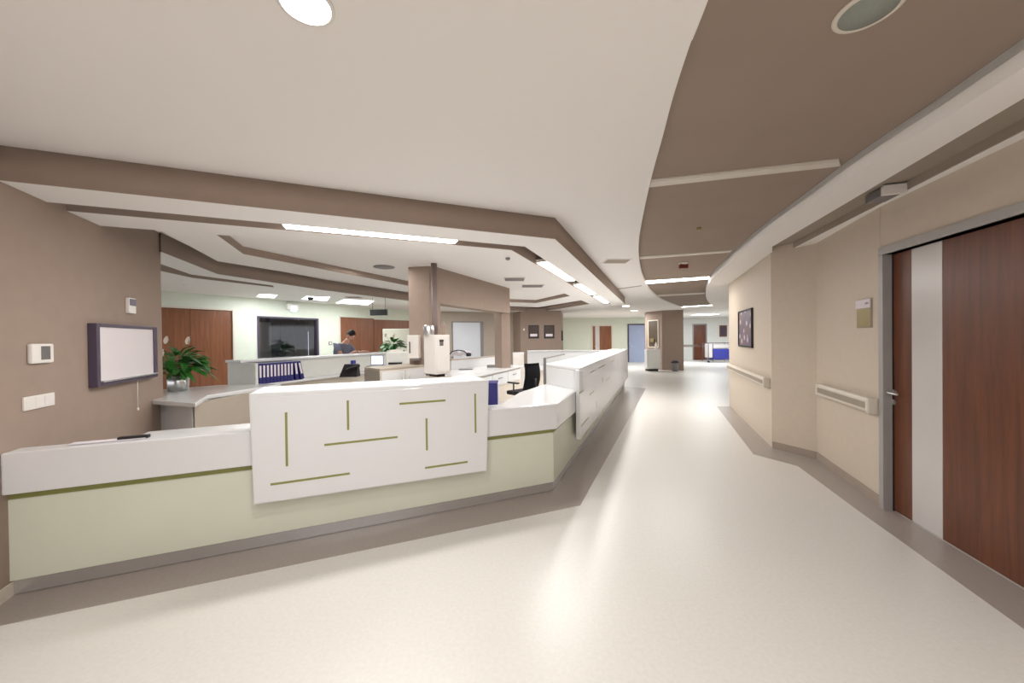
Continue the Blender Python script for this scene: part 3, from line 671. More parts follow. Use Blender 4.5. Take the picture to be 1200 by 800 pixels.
for i_, (pa, pb) in enumerate((((630,309),(666,330)),((674,334.5),(693,345.5)),((697,348),(710,355.3)))):
    slot_light(offR(s_on_R(*pa),sa), offR(s_on_R(*pb),sa), nR, ['lit lamp in the canopy slot just past the corner','second lit lamp of the canopy slot down the corridor','third and farthest lit lamp of the canopy slot'][i_], LP['slot'])
# ceiling fixture in right soffit gap
s_g = Vector(G(1028,212,ZR)); 
fg = Fr(s2[0], s2[1], 1)
fg.n = fg.n if fg.n.x < 0 else -fg.n
sg = (Vector(G(1025,232,ZR))-fg.p).dot(fg.d)
t = thing('wall_wash_lamp', 'short boxy unlit lamp tucked in the grey gap above the handrail', 'lamp', fg.at(sg,.05)+(ZR-.0,))
obj('body', fbox(B(), fg, sg-.1, sg+.12, .02, .16, ZR-.012, ZR+.06, .006), M_GREYM, t)
obj('end_cap', fbox(B(), fg, sg-.14, sg-.10, .01, .17, ZR-.02, ZR+.06, .006), M_PLASW, t, 'white end cap')
# back soffit luminaires
for k, (pts, lb) in enumerate(((((300,347),(322,348.5),(326,345),(303,344)), 'left lit panel over the back corridor, above the dark window'),
        (((352,350),(384,352),(388,347.5),(358,346.5)), 'middle lit panel over the back corridor beside a small camera'),
        (((392,354.5),(432,357),(440,352),(402,350)), 'right lit panel over the back corridor by the grey column'))):
    P = [Vector(G(x,y,ZS)) for x,y in pts]; c = sum(P, Vector((0,0)))/4
    t = thing('panel_light', lb, 'ceiling light', (c.x,c.y,ZS-.01), 'lit panels over the back corridor')
    obj('frame', prism(B(), P, ZS-.008, ZS), M_PLASW, t); obj('diffuser', prism(B(), [c+(p-c)*.92 for p in P], ZS-.012, ZS-.008), M_LITC, t, 'glowing diffuser')
    area(c.x, c.y, ZS-.02, .6, .5, LP['back'], COOL)
small_disc('dome_camera', 'small black dome camera under the back corridor ceiling', 'camera', 364, 347.5, ZS, .07, .08, M_BLACK)
vent(402, 421, 347, ZS, .35, 'slotted grey vent behind the canopy near the lit panels', M_GREYM, 3)
small_disc('smoke_detector', 'white smoke detector on the back soffit near the wall end', 'detector', 218, 333, ZS, .06, .03, M_PLASW)
# far hall light
x_, y_ = D(831,372,21.5)[:2]; t = thing('far_panel_light', 'glowing panel light in the ceiling of the far hall at the right', 'ceiling light', (x_,y_,ZC-.01))
obj('diffuser', prism(B(), [(x_-.8,y_-.5),(x_+.3,y_-.5),(x_+.3,y_+.4),(x_-.8,y_+.4)], ZC-.012, ZC), M_LITC, t)
x_, y_ = G(690,366,ZC); 
area(11.5, 21.5, 2.85, 2, 2, LP['far'], COOL); area(5.5, 19.5, 2.85, 2, 2, LP['far'], WARM); area(2.5,10.0,2.64,.3,.3,8,WARM)  # added fill lamps without fixtures: far hall, corridor end, canopy end
area(10.5, 13.5, 2.85, 1, 1, LP['far']*.7, WARM)  # added lamp without a fixture, brightens the corridor
area(-.9, 9.0, 2.74, .6, .6, LP['tray'], WARM); area(-2.1, 5.6, 2.74, .7, .5, LP['tray']*.3, WARM); area(-1.6, 12.2, 2.64, .6, .6, 30, WARM); area(.9, 12.6, 2.5, .3, .3, 14, WARM)  # added fill for the tray, station and walls behind, no fixtures
area(-4.2, 8.2, 2.64, .5, .5, LP['back'], COOL)  # extra fill over the back corridor, no fixture of its own
# dim area light in the dark room, no fixture modelled
c_ = F_WD.at((ww[0]+ww[1])/2, -1.4); area(c_[0], c_[1], 2.5, .4, .4, 3, COOL)

# ================================================================ BACK-LEFT: ledge, planter, screens, binders
led = [G(190,466,1.0), G(231,472,1.0), G(250,462,1.0), G(290,456,1.0), G(330,452,1.0), G(330,445,1.0), G(270,449.5,1.0), G(190,459,1.0)]
led[0] = (-4.05,4.3); 
t = thing('transaction_desk', 'white desk with beige front at the end of the taupe wall, carrying a potted plant', 'desk', (-3.8,4.6,0))
obj('top', prism(B(), [(-4.22,4.12),G(229,472,1.0),G(243,463,1.0),G(296,455,1.0),(-3.42,5.42),(-3.8,5.5),(-4.3,5.4),(-4.75,4.95),(-4.6,4.5)], .95, 1.0, .012), M_SOLID, t)
ca, cb_ = Vector(G(190,475,.95)), Vector(G(224,477,.95))
obj('cabinet', prism(B(), [(-4.18,4.25),(-3.52,4.02),(-3.62,4.35),(-3.9,5.0),(-4.35,4.8)], .002, .95, .003), M_SOLID, t, 'white cabinet under the desk end')
obj('front_panel', prism(B(), [(-3.50,4.03),(-3.42,5.3),(-3.5,5.3),(-3.6,4.1)], .002, .95), M_TAUPEP, t, 'beige-taupe front panel')
# planter
px_, py_ = G(209,457.5,1.0)
t = thing('potted_lily', 'peace lily with white blooms in a silver pot on the desk by the taupe wall', 'plant', (px_,py_,1.0))
r_ = 10*py_/FPX; ph = 17.5*py_/FPX
obj('pot', lathe(B(), px_, py_, [(r_*.93,1.0),(r_,1.0+ph*.5),(r_*1.02,1.0+ph),(r_*.94,1.0+ph),(r_*.9,1.0+ph-.02)], 28), M_STEEL, t, 'brushed silver pot')
obj('soil', lathe(B(), px_, py_, [(r_*.92,1.0+ph-.03),(r_*.92,1.0+ph-.02),(.01,1.0+ph-.015)], 20), M_DARK2, t)
def leaf_mesh(L, W, droop):
    bm = B(); n = 6; rows = []
    for i in range(n+1):
        f = i/n; w_ = W*math.sin(math.pi*min(.98,f*.92+.06))**.8; x = L*f; z = -droop*L*f*f
        rows.append([bm.verts.new((x,-w_,z+w_*.3)), bm.verts.new((x,0,z)), bm.verts.new((x,w_,z+w_*.3))])
    for a, b in zip(rows, rows[1:]):
        for k in range(2):
            f_ = bm.faces.new((a[k],a[k+1],b[k+1],b[k])); f_.smooth = True
    me = bpy.data.meshes.new('leaf'); bm.to_mesh(me); bm.free(); me.materials.append(M_LEAF); return me
LEAFM = [leaf_mesh(.17,.034,.5), leaf_mesh(.14,.03,.25)]
def plant(t, base_z, H, R, n, nb, blooms=None):
    for k in range(n):
        o = bpy.data.objects.new('leaf', LEAFM[k%2]); COL.objects.link(o); o.parent = t
        a = random.uniform(0,2*math.pi); f = random.random()**.6; r = R*f; hz = H*(.15+.85*random.random())*(1-.45*f*f)
        o.location = (math.cos(a)*r*.75, math.sin(a)*r*.75, base_z+hz); el = random.uniform(-.7,.5)-.5*f*0
        o.rotation_euler = (random.uniform(-.4,.4), -(.9*(1-f)-.1+random.uniform(-.3,.3)), a+random.uniform(-.6,.6))
        s = random.uniform(.7,1.1)*R/.22; o.scale = (s,s,s)
    bm = B()
    for k in range(14):
        a = 2*math.pi*k/14+.2; tube(bm, [(WLt.x+math.cos(a)*.03,WLt.y+math.sin(a)*.03,WLt.z+base_z-.06),(WLt.x+math.cos(a)*R*.3,WLt.y+math.sin(a)*R*.3,WLt.z+base_z+H*.5),(WLt.x+math.cos(a)*R*.65,WLt.y+math.sin(a)*R*.65,WLt.z+base_z+H*.75)], .004, 5)
    obj('stems', bm, M_LEAF, t)
    for dx, dz, dy_ in blooms:
        p0 = Vector((WLt.x,WLt.y,WLt.z+base_z)); p1 = p0+Vector((dx,dy_,dz))
        bm = tube(B(), [p0, p0+Vector((dx*.5,dy_*.5,dz*.6)), p1], .003, 5)
        fl = obj('bloom_stem', bm, M_LEAF, t)
        bm = B(); rows = []
        for i in range(5):
            f = i/4; w_ = .034*math.sin(math.pi*(f*.8+.12)); c_ = p1+Vector((-.02+.02*f,0,-.05+.10*f))
            rows.append([bm.verts.new(c_+Vector((-w_,-.012,0))), bm.verts.new(c_+Vector((0,.008,0))), bm.verts.new(c_+Vector((w_,-.012,0)))])
        for a_, b_ in zip(rows, rows[1:]):
            for k in range(2): bm.faces.new((a_[k],a_[k+1],b_[k+1],b_[k])).smooth = True
        obj('bloom', bm, M_PETAL, t, 'white spathe bloom')
WLt = Vector((px_,py_,1.0))
plant(t, ph, .34, .29, 120, 4, [(-.10,.47,-.03),(.20,.46,-.05),(.02,.30,-.22),(-.14,.30,-.05)])

# high screen with binder shelf
H0 = G(301,421,1.35); H1 = G(480,411,1.35)
F_HS = Fr(H0, H1, 1); F_HS.n = F_HS.n if (Vector((0,0))-F_HS.p).dot(F_HS.n) > 0 else -F_HS.n
sE = F_HS.sz(301.5,430,.34)[0]
t = thing('screen_counter', 'tall white counter screen with shelf, between the station desks and the back corridor', 'counter', H0+(0,))
obj('screen', fbox(B(), F_HS, sE, F_HS.len+.1, -.06, 0, .002, 1.31, .003), M_FARW, t)
obj('ledge', fbox(B(), F_HS, sE-.05, F_HS.len+.1, -.34, .04, 1.31, 1.35, .01), M_SOLID, t, 'white top ledge')
obj('shelf', fbox(B(), F_HS, sE, F_HS.len+.05, 0, .36, .955, .99, .006), M_SOLID, t)
obj('end_panel', fbox(B(), F_HS, sE-.04, sE, -.3, .36, .002, 1.31, .004), M_FARW, t, 'pale end panel')
obj('base', fbox(B(), F_HS, sE, F_HS.len, 0, .3, .002, .955), M_BEIGEF, t)
# binders
b0 = max(F_HS.sz(302.5,430,.3)[0], sE+.003)
def binder(s, lean=0, lb='', wd=.062):
    bm = B(); h = .305
    def R(a, n, z):
        x = a*math.cos(lean)+z*math.sin(lean); zz = -a*math.sin(lean)+z*math.cos(lean)
        return F_HS.at(s+x, n, .992+zz+ (wd*math.sin(lean) if lean > 0 else 0))
    def bx(bm, a0,a1,n0,n1,z0,z1): return hexa(bm, [R(a0,n0,z0),R(a1,n0,z0),R(a1,n0,z1),R(a0,n0,z1),R(a0,n1,z0),R(a1,n1,z0),R(a1,n1,z1),R(a0,n1,z1)])
    t = thing('ring_binder', lb, 'binder', F_HS.at(s+.03,.15)+(.992,), 'navy binders on the shelf')
    obj('cover', bx(bm, 0,wd,.03,.31,0,h), M_BLUE, t)
    obj('spine_label', bx(B(), .012,wd-.012,.309,.3125,.095,.275), M_PAPER, t, 'white spine label')
names = ['first from the left','second from the left','third from the left','fourth from the left','fifth from the left','sixth from the left','seventh from the left','eighth from the left','ninth from the left','tenth from the left']
be = F_HS.sz(343.5,425,.3)[0]; wd = (be-b0)/10
for k in range(10): binder(b0+wd*k, 0, 'navy ring binder standing upright on the shelf, '+names[k], wd-.004)
binder(b0+wd*10+.036, -.10, 'navy ring binder leaning slightly against the upright row', wd)
binder(b0+wd*11+.036+.045, -.22, 'navy ring binder leaning hardest at the right end of the row', wd)

# ---- person behind the screen
def skin_mesh(name, joints, edges, m, parent, sub=2, label=None):
    """joints: list of (x,y,z,r)"""
    base = Vector(WL[parent.name])
    me = bpy.data.meshes.new(name); me.from_pydata([tuple(Vector(j[:3])-base) for j in joints], edges, [])
    o = bpy.data.objects.new('tmp', me); COL.objects.link(o)
    md = o.modifiers.new('s','SKIN'); md.use_smooth_shade = True
    for v, j in zip(me.skin_vertices[0].data, joints):
        r = j[3]; v.radius = r if isinstance(r, tuple) else (r, r)
    me.skin_vertices[0].data[0].use_root = True
    ms = o.modifiers.new('b','SUBSURF'); ms.levels = sub; ms.render_levels = sub
    dg = bpy.context.evaluated_depsgraph_get(); m2 = bpy.data.meshes.new_from_object(o.evaluated_get(dg)); m2.name = name
    bpy.data.objects.remove(o); m2.materials.clear(); m2.materials.append(m)
    for p in m2.polygons: p.use_smooth = True
    q = bpy.data.objects.new(name, m2); COL.objects.link(q); q.parent = parent; WL[q.name] = tuple(base)
    if label: q['label'] = label
    return q
PX, PY = D(399,400,8.3)[:2]
FA = F_HS.d  # the person faces along the screen, to the right of the picture
fx = Vector((.86,-.35)).normalized()   # facing
sx = Vector((-fx.y, fx.x))             # left side
def pp(f, s, z): return (PX+fx.x*f+sx.x*s, PY+fx.y*f+sx.y*s, z)
pt = thing('person', 'dark-haired person in a grey T-shirt bending over to write on the tall white ledge', 'person', (PX,PY,0))
J = [pp(0,0,.98)+(.13,), pp(.03,0,1.15)+(.125,), pp(.08,0,1.40)+(.14,), pp(.13,0,1.54)+(.10,), pp(.19,0,1.62)+(.055,), pp(.24,0,1.66)+(.06,),
     pp(.09,.19,1.50)+(.062,), pp(.28,.23,1.22)+(.045,), pp(.50,.14,1.385)+(.034,), pp(.56,.12,1.385)+(.03,),
     pp(.09,-.19,1.50)+(.062,), pp(.30,-.22,1.22)+(.045,), pp(.52,-.10,1.385)+(.034,), pp(.58,-.08,1.385)+(.03,),
     pp(0,.10,.92)+(.10,), pp(.03,.11,.50)+(.065,), pp(-.02,.11,.10)+(.045,), pp(.13,.12,.04)+(.04,),
     pp(0,-.10,.92)+(.10,), pp(.0,-.11,.50)+(.065,), pp(-.05,-.11,.10)+(.045,), pp(.10,-.12,.04)+(.04,)]
Ed = [(0,1),(1,2),(2,3),(3,4),(4,5),(2,6),(6,7),(7,8),(8,9),(2,10),(10,11),(11,12),(12,13),(0,14),(14,15),(15,16),(16,17),(0,18),(18,19),(19,20),(20,21)]
body = skin_mesh('body', J, Ed, M_SKIN, pt)
JS = [pp(0,0,.94)+(.145,), pp(.03,0,1.15)+(.145,), pp(.08,0,1.40)+(.16,), pp(.13,0,1.55)+(.115,), pp(.085,.17,1.50)+(.092,), pp(.19,.215,1.34)+(.072,), pp(.085,-.17,1.50)+(.092,), pp(.19,-.21,1.34)+(.072,)]
skin_mesh('tshirt', JS, [(0,1),(1,2),(2,3),(2,4),(4,5),(2,6),(6,7)], M_SHIRT, pt, label='grey short-sleeved T-shirt')
JT = [pp(0,0,.95)+(.15,), pp(0,.10,.88)+(.115,), pp(.03,.11,.50)+(.085,), pp(-.02,.11,.10)+(.065,), pp(0,-.10,.88)+(.115,), pp(.0,-.11,.50)+(.085,), pp(-.05,-.11,.10)+(.065,)]
skin_mesh('trousers', JT, [(0,1),(1,2),(2,3),(0,4),(4,5),(5,6)], M_TROUS, pt, label='dark trousers')
def blob(name, m, fn, parent, label=None, seg=18, rings=12):
    bm = B(); bmesh.ops.create_uvsphere(bm, u_segments=seg, v_segments=rings, radius=1)
    for v in bm.verts: v.co = Vector(fn(v.co))
    for f in bm.faces: f.smooth = True
    return obj(name, bm, m, parent, label)
# head: bent forward, facing fx and down
tilt = .75; hc = Vector(pp(.31,0,1.74)); fv = Vector((fx.x*math.cos(tilt), fx.y*math.cos(tilt), -math.sin(tilt))); sv = Vector((sx.x,sx.y,0)); uv = sv.cross(fv)*-1
if uv.z < 0: uv = -uv
def hp(f, s, u): q = hc+fv*f+sv*s+uv*u; return (q.x,q.y,q.z)
def head(c):
    f, s, u = c.x, c.y, c.z
    k = 1 if u > 0 else 1-.22*(-u)
    nose = .022*math.exp(-((s/.16)**2+((u+.05)/.2)**2)) if f > 0 else 0
    eye = -.008*(math.exp(-(((abs(s)-.35)/.16)**2+((u-.1)/.12)**2))) if f > 0 else 0
    mouth = .006*math.exp(-((s/.3)**2+((u+.45)/.1)**2)) if f > 0 else 0
    return hp(f*.095*k+nose+eye+mouth, s*.074*k, u*.12)
blob('head', M_SKIN, head, pt, None, 28, 20)
blob('hair', M_HAIR, lambda c: hp(-.012+c.x*.096, c.y*.083, .03+c.z*.108 if c.z > -.2 or c.x < 0 else .03+c.z*.03), pt, 'short dark hair')
for sgn in (1,-1):
    blob('ear', M_SKIN, lambda c: hp(-.01+c.x*.018, sgn*.076+c.y*.01, c.z*.03), pt, None, 8, 6)
    blob('eye', M_HAIR, lambda c: hp(.086+c.x*.006, sgn*.028+c.y*.012, .012+c.z*.006), pt, None, 8, 6)
for (s_, f_) in ((.12,.58),(-.08,.60)):
    jj = [pp(f_-.03,s_,1.385)+(.028,), pp(f_+.03,s_,1.38)+(.034,)]; ee = [(0,1)]
    for k in range(4):
        i0 = len(jj); o_ = -.027+.018*k; Lf = (.055,.068,.062,.048)[k]
        jj += [pp(f_+.055,s_+o_,1.38)+(.0095,), pp(f_+.055+Lf*.6,s_+o_*1.1,1.388)+(.0085,), pp(f_+.055+Lf,s_+o_*1.1,1.372)+(.007,)]; ee += [(1,i0),(i0,i0+1),(i0+1,i0+2)]
    i0 = len(jj); jj += [pp(f_+.02,s_+(.045 if s_ < 0 else -.045),1.375)+(.010,), pp(f_+.06,s_+(.06 if s_ < 0 else -.06),1.372)+(.008,)]; ee += [(0,i0),(i0,i0+1)]
    skin_mesh('hand', jj, ee, M_SKIN, pt, 1)

# ---- second plant and things on the back counter
x_, y_ = D(461,416,9.4)[:2]; PZ = 1.16
t = thing('potted_lily', 'smaller bushy green plant with a pink-white bloom behind the tall screen', 'plant', (x_,y_,PZ)); WLt = Vector((x_,y_,PZ))
obj('pot', lathe(B(), x_, y_, [(.11,PZ),(.12,PZ+.14),(.10,PZ+.14)], 20), M_STEEL, t)
plant(t, .14, .34, .30, 90, 2, [(-.16,.45,-.05),(.05,.42,-.05)])
t = thing('plant_stand', 'white square stand carrying the smaller plant behind the tall screen', 'stand', (x_,y_,0))
obj('body', prism(B(), [(x_-.2,y_-.2),(x_+.2,y_-.2),(x_+.2,y_+.2),(x_-.2,y_+.2)], .002, PZ-.04), M_FARW, t)
obj('top', prism(B(), [(x_-.22,y_-.22),(x_+.22,y_-.22),(x_+.22,y_+.22),(x_-.22,y_+.22)], PZ-.04, PZ-.002, .005), M_SOLID, t)
# monitor black, at the shelf
def dbox(name, px0, px1, pyt, pyb, Y, dep, m, bev=.003, parent=None, label=None):
    a = D(px0,pyb,Y); b = D(px1,pyt,Y); return obj(name, prism(B(), [(a[0],Y),(b[0],Y),(b[0],Y+dep),(a[0],Y+dep)], a[2], b[2], bev), m, parent, label)
Yk = 5.2
sA = F_HS.sz(411,437,.3)
kk = D(411,443,6.6); 
zsh = .992
c = G(411,441,zsh); 
t = thing('telephone', 'black desk telephone console tilted on the shelf below the person', 'telephone', c+(zsh,))
cx_, cy_ = c
obj('body', hexa(B(), [(cx_-.16,cy_-.10,zsh),(cx_+.14,cy_-.10,zsh),(cx_+.14,cy_-.02,zsh+.22),(cx_-.10,cy_-.02,zsh+.22),(cx_-.16,cy_+.08,zsh),(cx_+.14,cy_+.08,zsh),(cx_+.14,cy_+.03,zsh+.22),(cx_-.10,cy_+.03,zsh+.22)]), M_BLACK, t)
obj('handset', tube(B(), [(cx_-.02,cy_-.09,zsh+.13),(cx_+.07,cy_-.12,zsh+.16),(cx_+.19,cy_-.06,zsh+.20)], .022, 8), M_BLACK, t)
x_, y_ = G(405,432,1.1); 
def tray_(px, py, w, d, h, z, name, label, cat, m, bev=.004):
    x, y = G(px,py,z); return tag(obj(name, prism(B(), [(x-w/2,y),(x+w/2,y),(x+w/2,y+d),(x-w/2,y+d)], z, z+h, bev), m), label, cat)
x_, y_ = G(404,436,.992)
t = thing('paper_tray', 'grey letter tray holding papers behind the black telephone', 'tray', (x_,y_+.08,.992))
for k in range(3): obj('tier', prism(B(), [(x_-.18,y_+.09),(x_+.15,y_+.09),(x_+.15,y_+.32),(x_-.18,y_+.32)], .992+.07*k, 1.0+.07*k), M_GREYM, t)
for xx in (x_-.17,x_+.14): obj('side', prism(B(), [(xx-.006,y_+.09),(xx+.006,y_+.09),(xx+.006,y_+.32),(xx-.006,y_+.32)], .992, 1.15), M_GREYM, t)
tag(obj('blue_folder', prism(B(), [(x_-.13,y_+.10),(x_+.13,y_+.10),(x_+.13,y_+.3),(x_-.13,y_+.3)], 1.145, 1.22, .004), M_BLUE2), 'bright blue folders lying on top of the grey letter tray', 'folder')
# cabinet in front of the column
zk = 1.245
k0, k1, k2 = Vector(G(427,430,zk)), Vector(G(445,432,zk)), Vector(G(499,427,zk))
dn_ = (k0-k1); 
t = thing('low_cabinet', 'beige cabinet with white doors standing in front of the taupe column', 'cabinet', tuple((k1+k2)/2)+(0,))
obj('body', prism(B(), [k1,k2,k2+dn_,k0], .002, zk-.03, .002), M_BEIGEF, t)
obj('top', prism(B(), [k1,k2,k2+dn_,k0], zk-.028, zk, .003), M_TAUPEP, t, 'taupe top')
d_ = (k2-k1); n_ = Vector((d_.y,-d_.x)).normalized(); n_ = n_ if n_.y < 0 else -n_
for k in range(2):
    a = k1+d_*(.02+.5*k); b = k1+d_*(.48+.5*k)
    dr = obj('door', prism(B(), [a,b,b+n_*.018,a+n_*.018], .08, zk-.05, .002), M_SOLID, t)
    hx = b-d_.normalized()*.05 if k == 0 else a+d_.normalized()*.05
    obj('handle', tube(B(), [(hx.x+n_.x*.03,hx.y+n_.y*.03,zk-.2),(hx.x+n_.x*.03,hx.y+n_.y*.03,zk-.1)], .006, 6), M_STEEL, dr)
obj('end_panel', prism(B(), [k0,k1,k1+(k1-k0).normalized()*.0+n_*.001,k0+n_*.001], .002, zk-.03), M_TAUPEP, t)
# laptop behind cabinet on shelf
x_, y_ = D(442,428,6.4)[:2]; zl = 1.14
t = thing('laptop', 'open silver laptop with a pale glowing screen, left of the taupe column', 'laptop', (x_,y_,zl))
a = D(434.5,428,6.4); b = D(449,416,6.4)
obj('screen', prism(B(), [(a[0],6.4),(b[0],6.4),(b[0],6.415),(a[0],6.415)], a[2], b[2], .003), M_PURPLE, t)
obj('display', prism(B(), [(a[0]+.012,6.397),(b[0]-.008,6.397),(b[0]-.008,6.4),(a[0]+.012,6.4)], a[2]+.015, b[2]-.01), M_GLOW, t, 'pale glowing display')
obj('keyboard', prism(B(), [(a[0],6.2),(b[0],6.2),(b[0],6.4),(a[0],6.4)], a[2]-.012, a[2]+.004, .003), M_GREYM, t)
zsup = a[2]-.013
t = thing('printer_table', 'white side table carrying the laptop and printer beside the column', 'table', (-1.9,6.5,0))
obj('top', prism(B(), [(-2.47,6.15),(-1.72,6.15),(-1.72,6.75),(-2.47,6.75)], zsup-.03, zsup, .003), M_SOLID, t)
for xx, yy in ((-2.42,6.2),(-1.77,6.2),(-2.42,6.7),(-1.77,6.7)): obj('leg', prism(B(), [(xx-.02,yy-.02),(xx+.02,yy-.02),(xx+.02,yy+.02),(xx-.02,yy+.02)], .002, zsup-.03), M_GREYM, t)
# printer
a = D(453,427,6.35); b = D(480,412,6.35)
t = thing('printer', 'off-white office printer with a dark paper slot, between laptop and column', 'printer', ((a[0]+b[0])/2,6.5,zsup))
xa, xb = a[0], b[0]; zb_ = zsup+.001
obj('body', prism(B(), [(xa,6.32),(xb,6.32),(xb,6.68),(xa,6.68)], zb_, b[2], .02), M_FARW, t)
obj('output_tray', prism(B(), [(xa+.05,6.29),(xb-.12,6.29),(xb-.12,6.33),(xa+.05,6.33)], zb_+.03, zb_+.065, .003), M_BLACK, t, 'dark paper slot')
obj('lid', prism(B(), [(xa+.05,6.36),(xb-.18,6.36),(xb-.18,6.6),(xa+.05,6.6)], b[2]-.002, b[2]+.035, .012), M_PLASW, t)
# dispenser on the column
YD = 5.55
a = D(478.5,420,YD); b = D(490,392.5,YD)
t = thing('towel_dispenser', 'white paper-towel dispenser fixed to the left of the taupe column', 'dispenser', ((a[0]+b[0])/2,YD+.08,a[2]))
obj('housing', prism(B(), [(a[0]-.02,YD+.02),(b[0],YD),(b[0],YD+.18),(a[0]-.02,YD+.2)], a[2], b[2], .01), M_PLASW, t)
obj('window', prism(B(), [(a[0]+.012,YD-.0),(a[0]+.03,YD-.002),(a[0]+.03,YD+.02),(a[0]+.012,YD+.02)], a[2]+.08, b[2]-.1), M_LCD, t, 'grey viewing slot')
obj('outlet', prism(B(), [(a[0]+.02,YD+.03),(b[0]+.01,YD+.03),(b[0]+.01,YD+.15),(a[0]+.02,YD+.15)], a[2]-.03, a[2], .003), M_GREYM, t)
# pneumatic tube station
YT = 5.2
c0, c1, c2 = D(497,437,5.42), D(510.5,437,YT), D(527.5,435.5,5.38)
z0_, z1_ = 1.13, D(510,392,YT)[2]
P = [Vector(c0[:2]), Vector(c1[:2]), Vector(c2[:2]), Vector(c2[:2])+Vector(c0[:2])-Vector(c1[:2])]
cm = (P[0]+P[2])/2
t = thing('tube_station', 'tall white pneumatic tube station fixed to the column, fed by a grey pipe', 'tube station', (cm.x,cm.y,z0_))
obj('housing', prism(B(), P, z0_, z1_, .01), M_PLASW, t)
fr = Fr(P[1], P[2], 1); fr.n = fr.n if fr.n.y < 0 else -fr.n
obj('hatch', fbox(B(), fr, .02, fr.len-.03, .0, .008, z0_+.03, z1_-.03, .003), M_PLASW, t)
obj('keypad', fbox(B(), fr, .07, .13, .007, .014, z1_-.16, z1_-.07, .002), M_LCD, t, 'grey keypad')
obj('key_display', fbox(B(), fr, .065, .135, .007, .016, z1_-.10, z1_-.075, .002), M_BLACK, t)
pc = D(509.5,380,5.48)
obj('pipe', tube(B(), [(pc[0],pc[1],z1_-.02),(pc[0],pc[1],2.0),(pc[0],pc[1],2.76)], .045, 16), mat('pipe_paint', srgb(128,112,108), .5, noise=.03), t, 'grey riser pipe')
pc2 = D(502.5,386,5.38); 
obj('sleeve', lathe(B(), pc2[0], pc2[1], [(.075,z1_-.005),(.08,z1_+.02),(.08,z1_+.13),(.065,z1_+.145),(.02,z1_+.15)], 20), M_STEEL, t, 'steel pipe sleeve')
pc3 = D(520,390,5.42)
tag(obj('soap_bottle', lathe(B(), pc3[0], pc3[1], [(.03,z1_+.001),(.034,z1_+.02),(.034,z1_+.12),(.024,z1_+.155),(.013,z1_+.165),(.013,z1_+.185)], 14), M_BROWN), 'brown bottle standing on top of the white tube station', 'bottle')
t2 = thing('station_pedestal', 'white base cabinet standing below the tube station', 'cabinet', (cm.x,cm.y,0))
obj('body', prism(B(), [p+Vector((0,.05)) for p in P], .002, z0_-.04, .003), M_BEIGEF, t2)
obj('foot', prism(B(), [cm+(p-cm)*.6 for p in P], z0_-.04, z0_-.001), M_DARK2, t2, 'dark spacer block')

# ---- desks on the right inside the station
p0 = Vector(G(529,420.7,1.2)); p1 = Vector(G(587,416,1.2))
fpn = Fr(p0, p1, 1); fpn.n = fpn.n if fpn.n.y < 0 else -fpn.n
t = thing('desk_screen', 'low white desk divider running behind the long desk between the two columns', 'divider', tuple((p0+p1)/2)+(0,))
obj('panel', fbox(B(), fpn, 0, fpn.len, -.04, 0, .002, 1.17, .003), M_SOLID, t)
obj('cap', fbox(B(), fpn, -.01, fpn.len+.01, -.06, .01, 1.17, 1.2, .004), M_TAUPEP, t, 'taupe cap rail')
f0 = Vector(G(545,443,.97)); f1 = Vector(G(613,428,.97)); fdk = Fr(f0, f1, 1); fdk.n = fdk.n if fdk.n.y < 0 else -fdk.n
t = thing('long_desk', 'long off-white desk with drawer fronts, in the middle of the station', 'desk', tuple((f0+f1)/2)+(0,))
bk0 = Vector(fpn.at(.0,.01)); bk1 = Vector(fpn.at(fpn.len,.01))
obj('top', prism(B(), [fdk.at(-.55,0),fdk.at(fdk.len,0),(f1.x-.5,f1.y+.35),tuple(bk1),tuple(bk0),(bk0.x-.15,bk0.y-.5)], .935, .97, .004), M_SOLID, t)
obj('front_panel', fbox(B(), fdk, -.5, fdk.len-.05, -.6, -.05, .05, .935), M_BEIGEF, t)
for k in range(4):
    a = -.48+(fdk.len+.4)*k/4; dr = obj('drawer', fbox(B(), fdk, a, a+(fdk.len+.4)/4-.02, -.05, -.03, .65, .90, .003), M_SOLID, t)
    obj('handle', fbox(B(), fdk, a+.3, a+.5, -.03, -.012, .80, .812), M_GREYM, dr)
def on_desk(px, py, w, d, h, name, label, cat, m, z=.971, bev=.005):
    x, y = G(px,py,z); return tag(obj(name, prism(B(), [(x-w/2,y-d/2),(x+w/2,y-d/2+.04),(x+w/2,y+d/2+.04),(x-w/2,y+d/2)], z, z+h, bev), m), label, cat)
on_desk(578, 430, .28, .2, .05, 'telephone', 'flat dark grey telephone on the long desk near the second column', 'telephone', M_GREYM)
on_desk(546, 433, .3, .15, .02, 'keyboard', 'thin grey keyboard lying on the long desk', 'keyboard', M_GREYM)
# bag with papers on the divider
x_, y_ = G(540,417,1.21)
t = thing('gift_basket', 'untidy pile of glossy wrapped packets with dark edging on the desk divider', 'packets', (x_,y_,1.2))
bm = B()
for k in range(5):
    c_ = Vector((x_-.22+.1*k, y_-.02, 1.205+.03*(k%2))); hexa(bm, [tuple(c_+Vector(v)) for v in ((-.06,-.04,0),(.07,-.04,0),(.06,-.03,.12),(-.04,-.03,.10),(-.06,.04,0),(.07,.04,0),(.06,.03,.12),(-.04,.03,.10))], .012)
obj('packets', bm, M_PAPER, t); 
bm = tube(B(), [(x_-.3,y_-.05,1.22),(x_-.2,y_-.08,1.33),(x_-.05,y_-.08,1.36),(x_+.08,y_-.08,1.34),(x_+.24,y_-.06,1.22)], .014, 6)
lathe(bm, x_+.2, y_-.03, [(.05,1.202),(.07,1.23),(.06,1.28),(.02,1.3)], 10); obj('edging', bm, M_DARK2, t, 'dark edging')
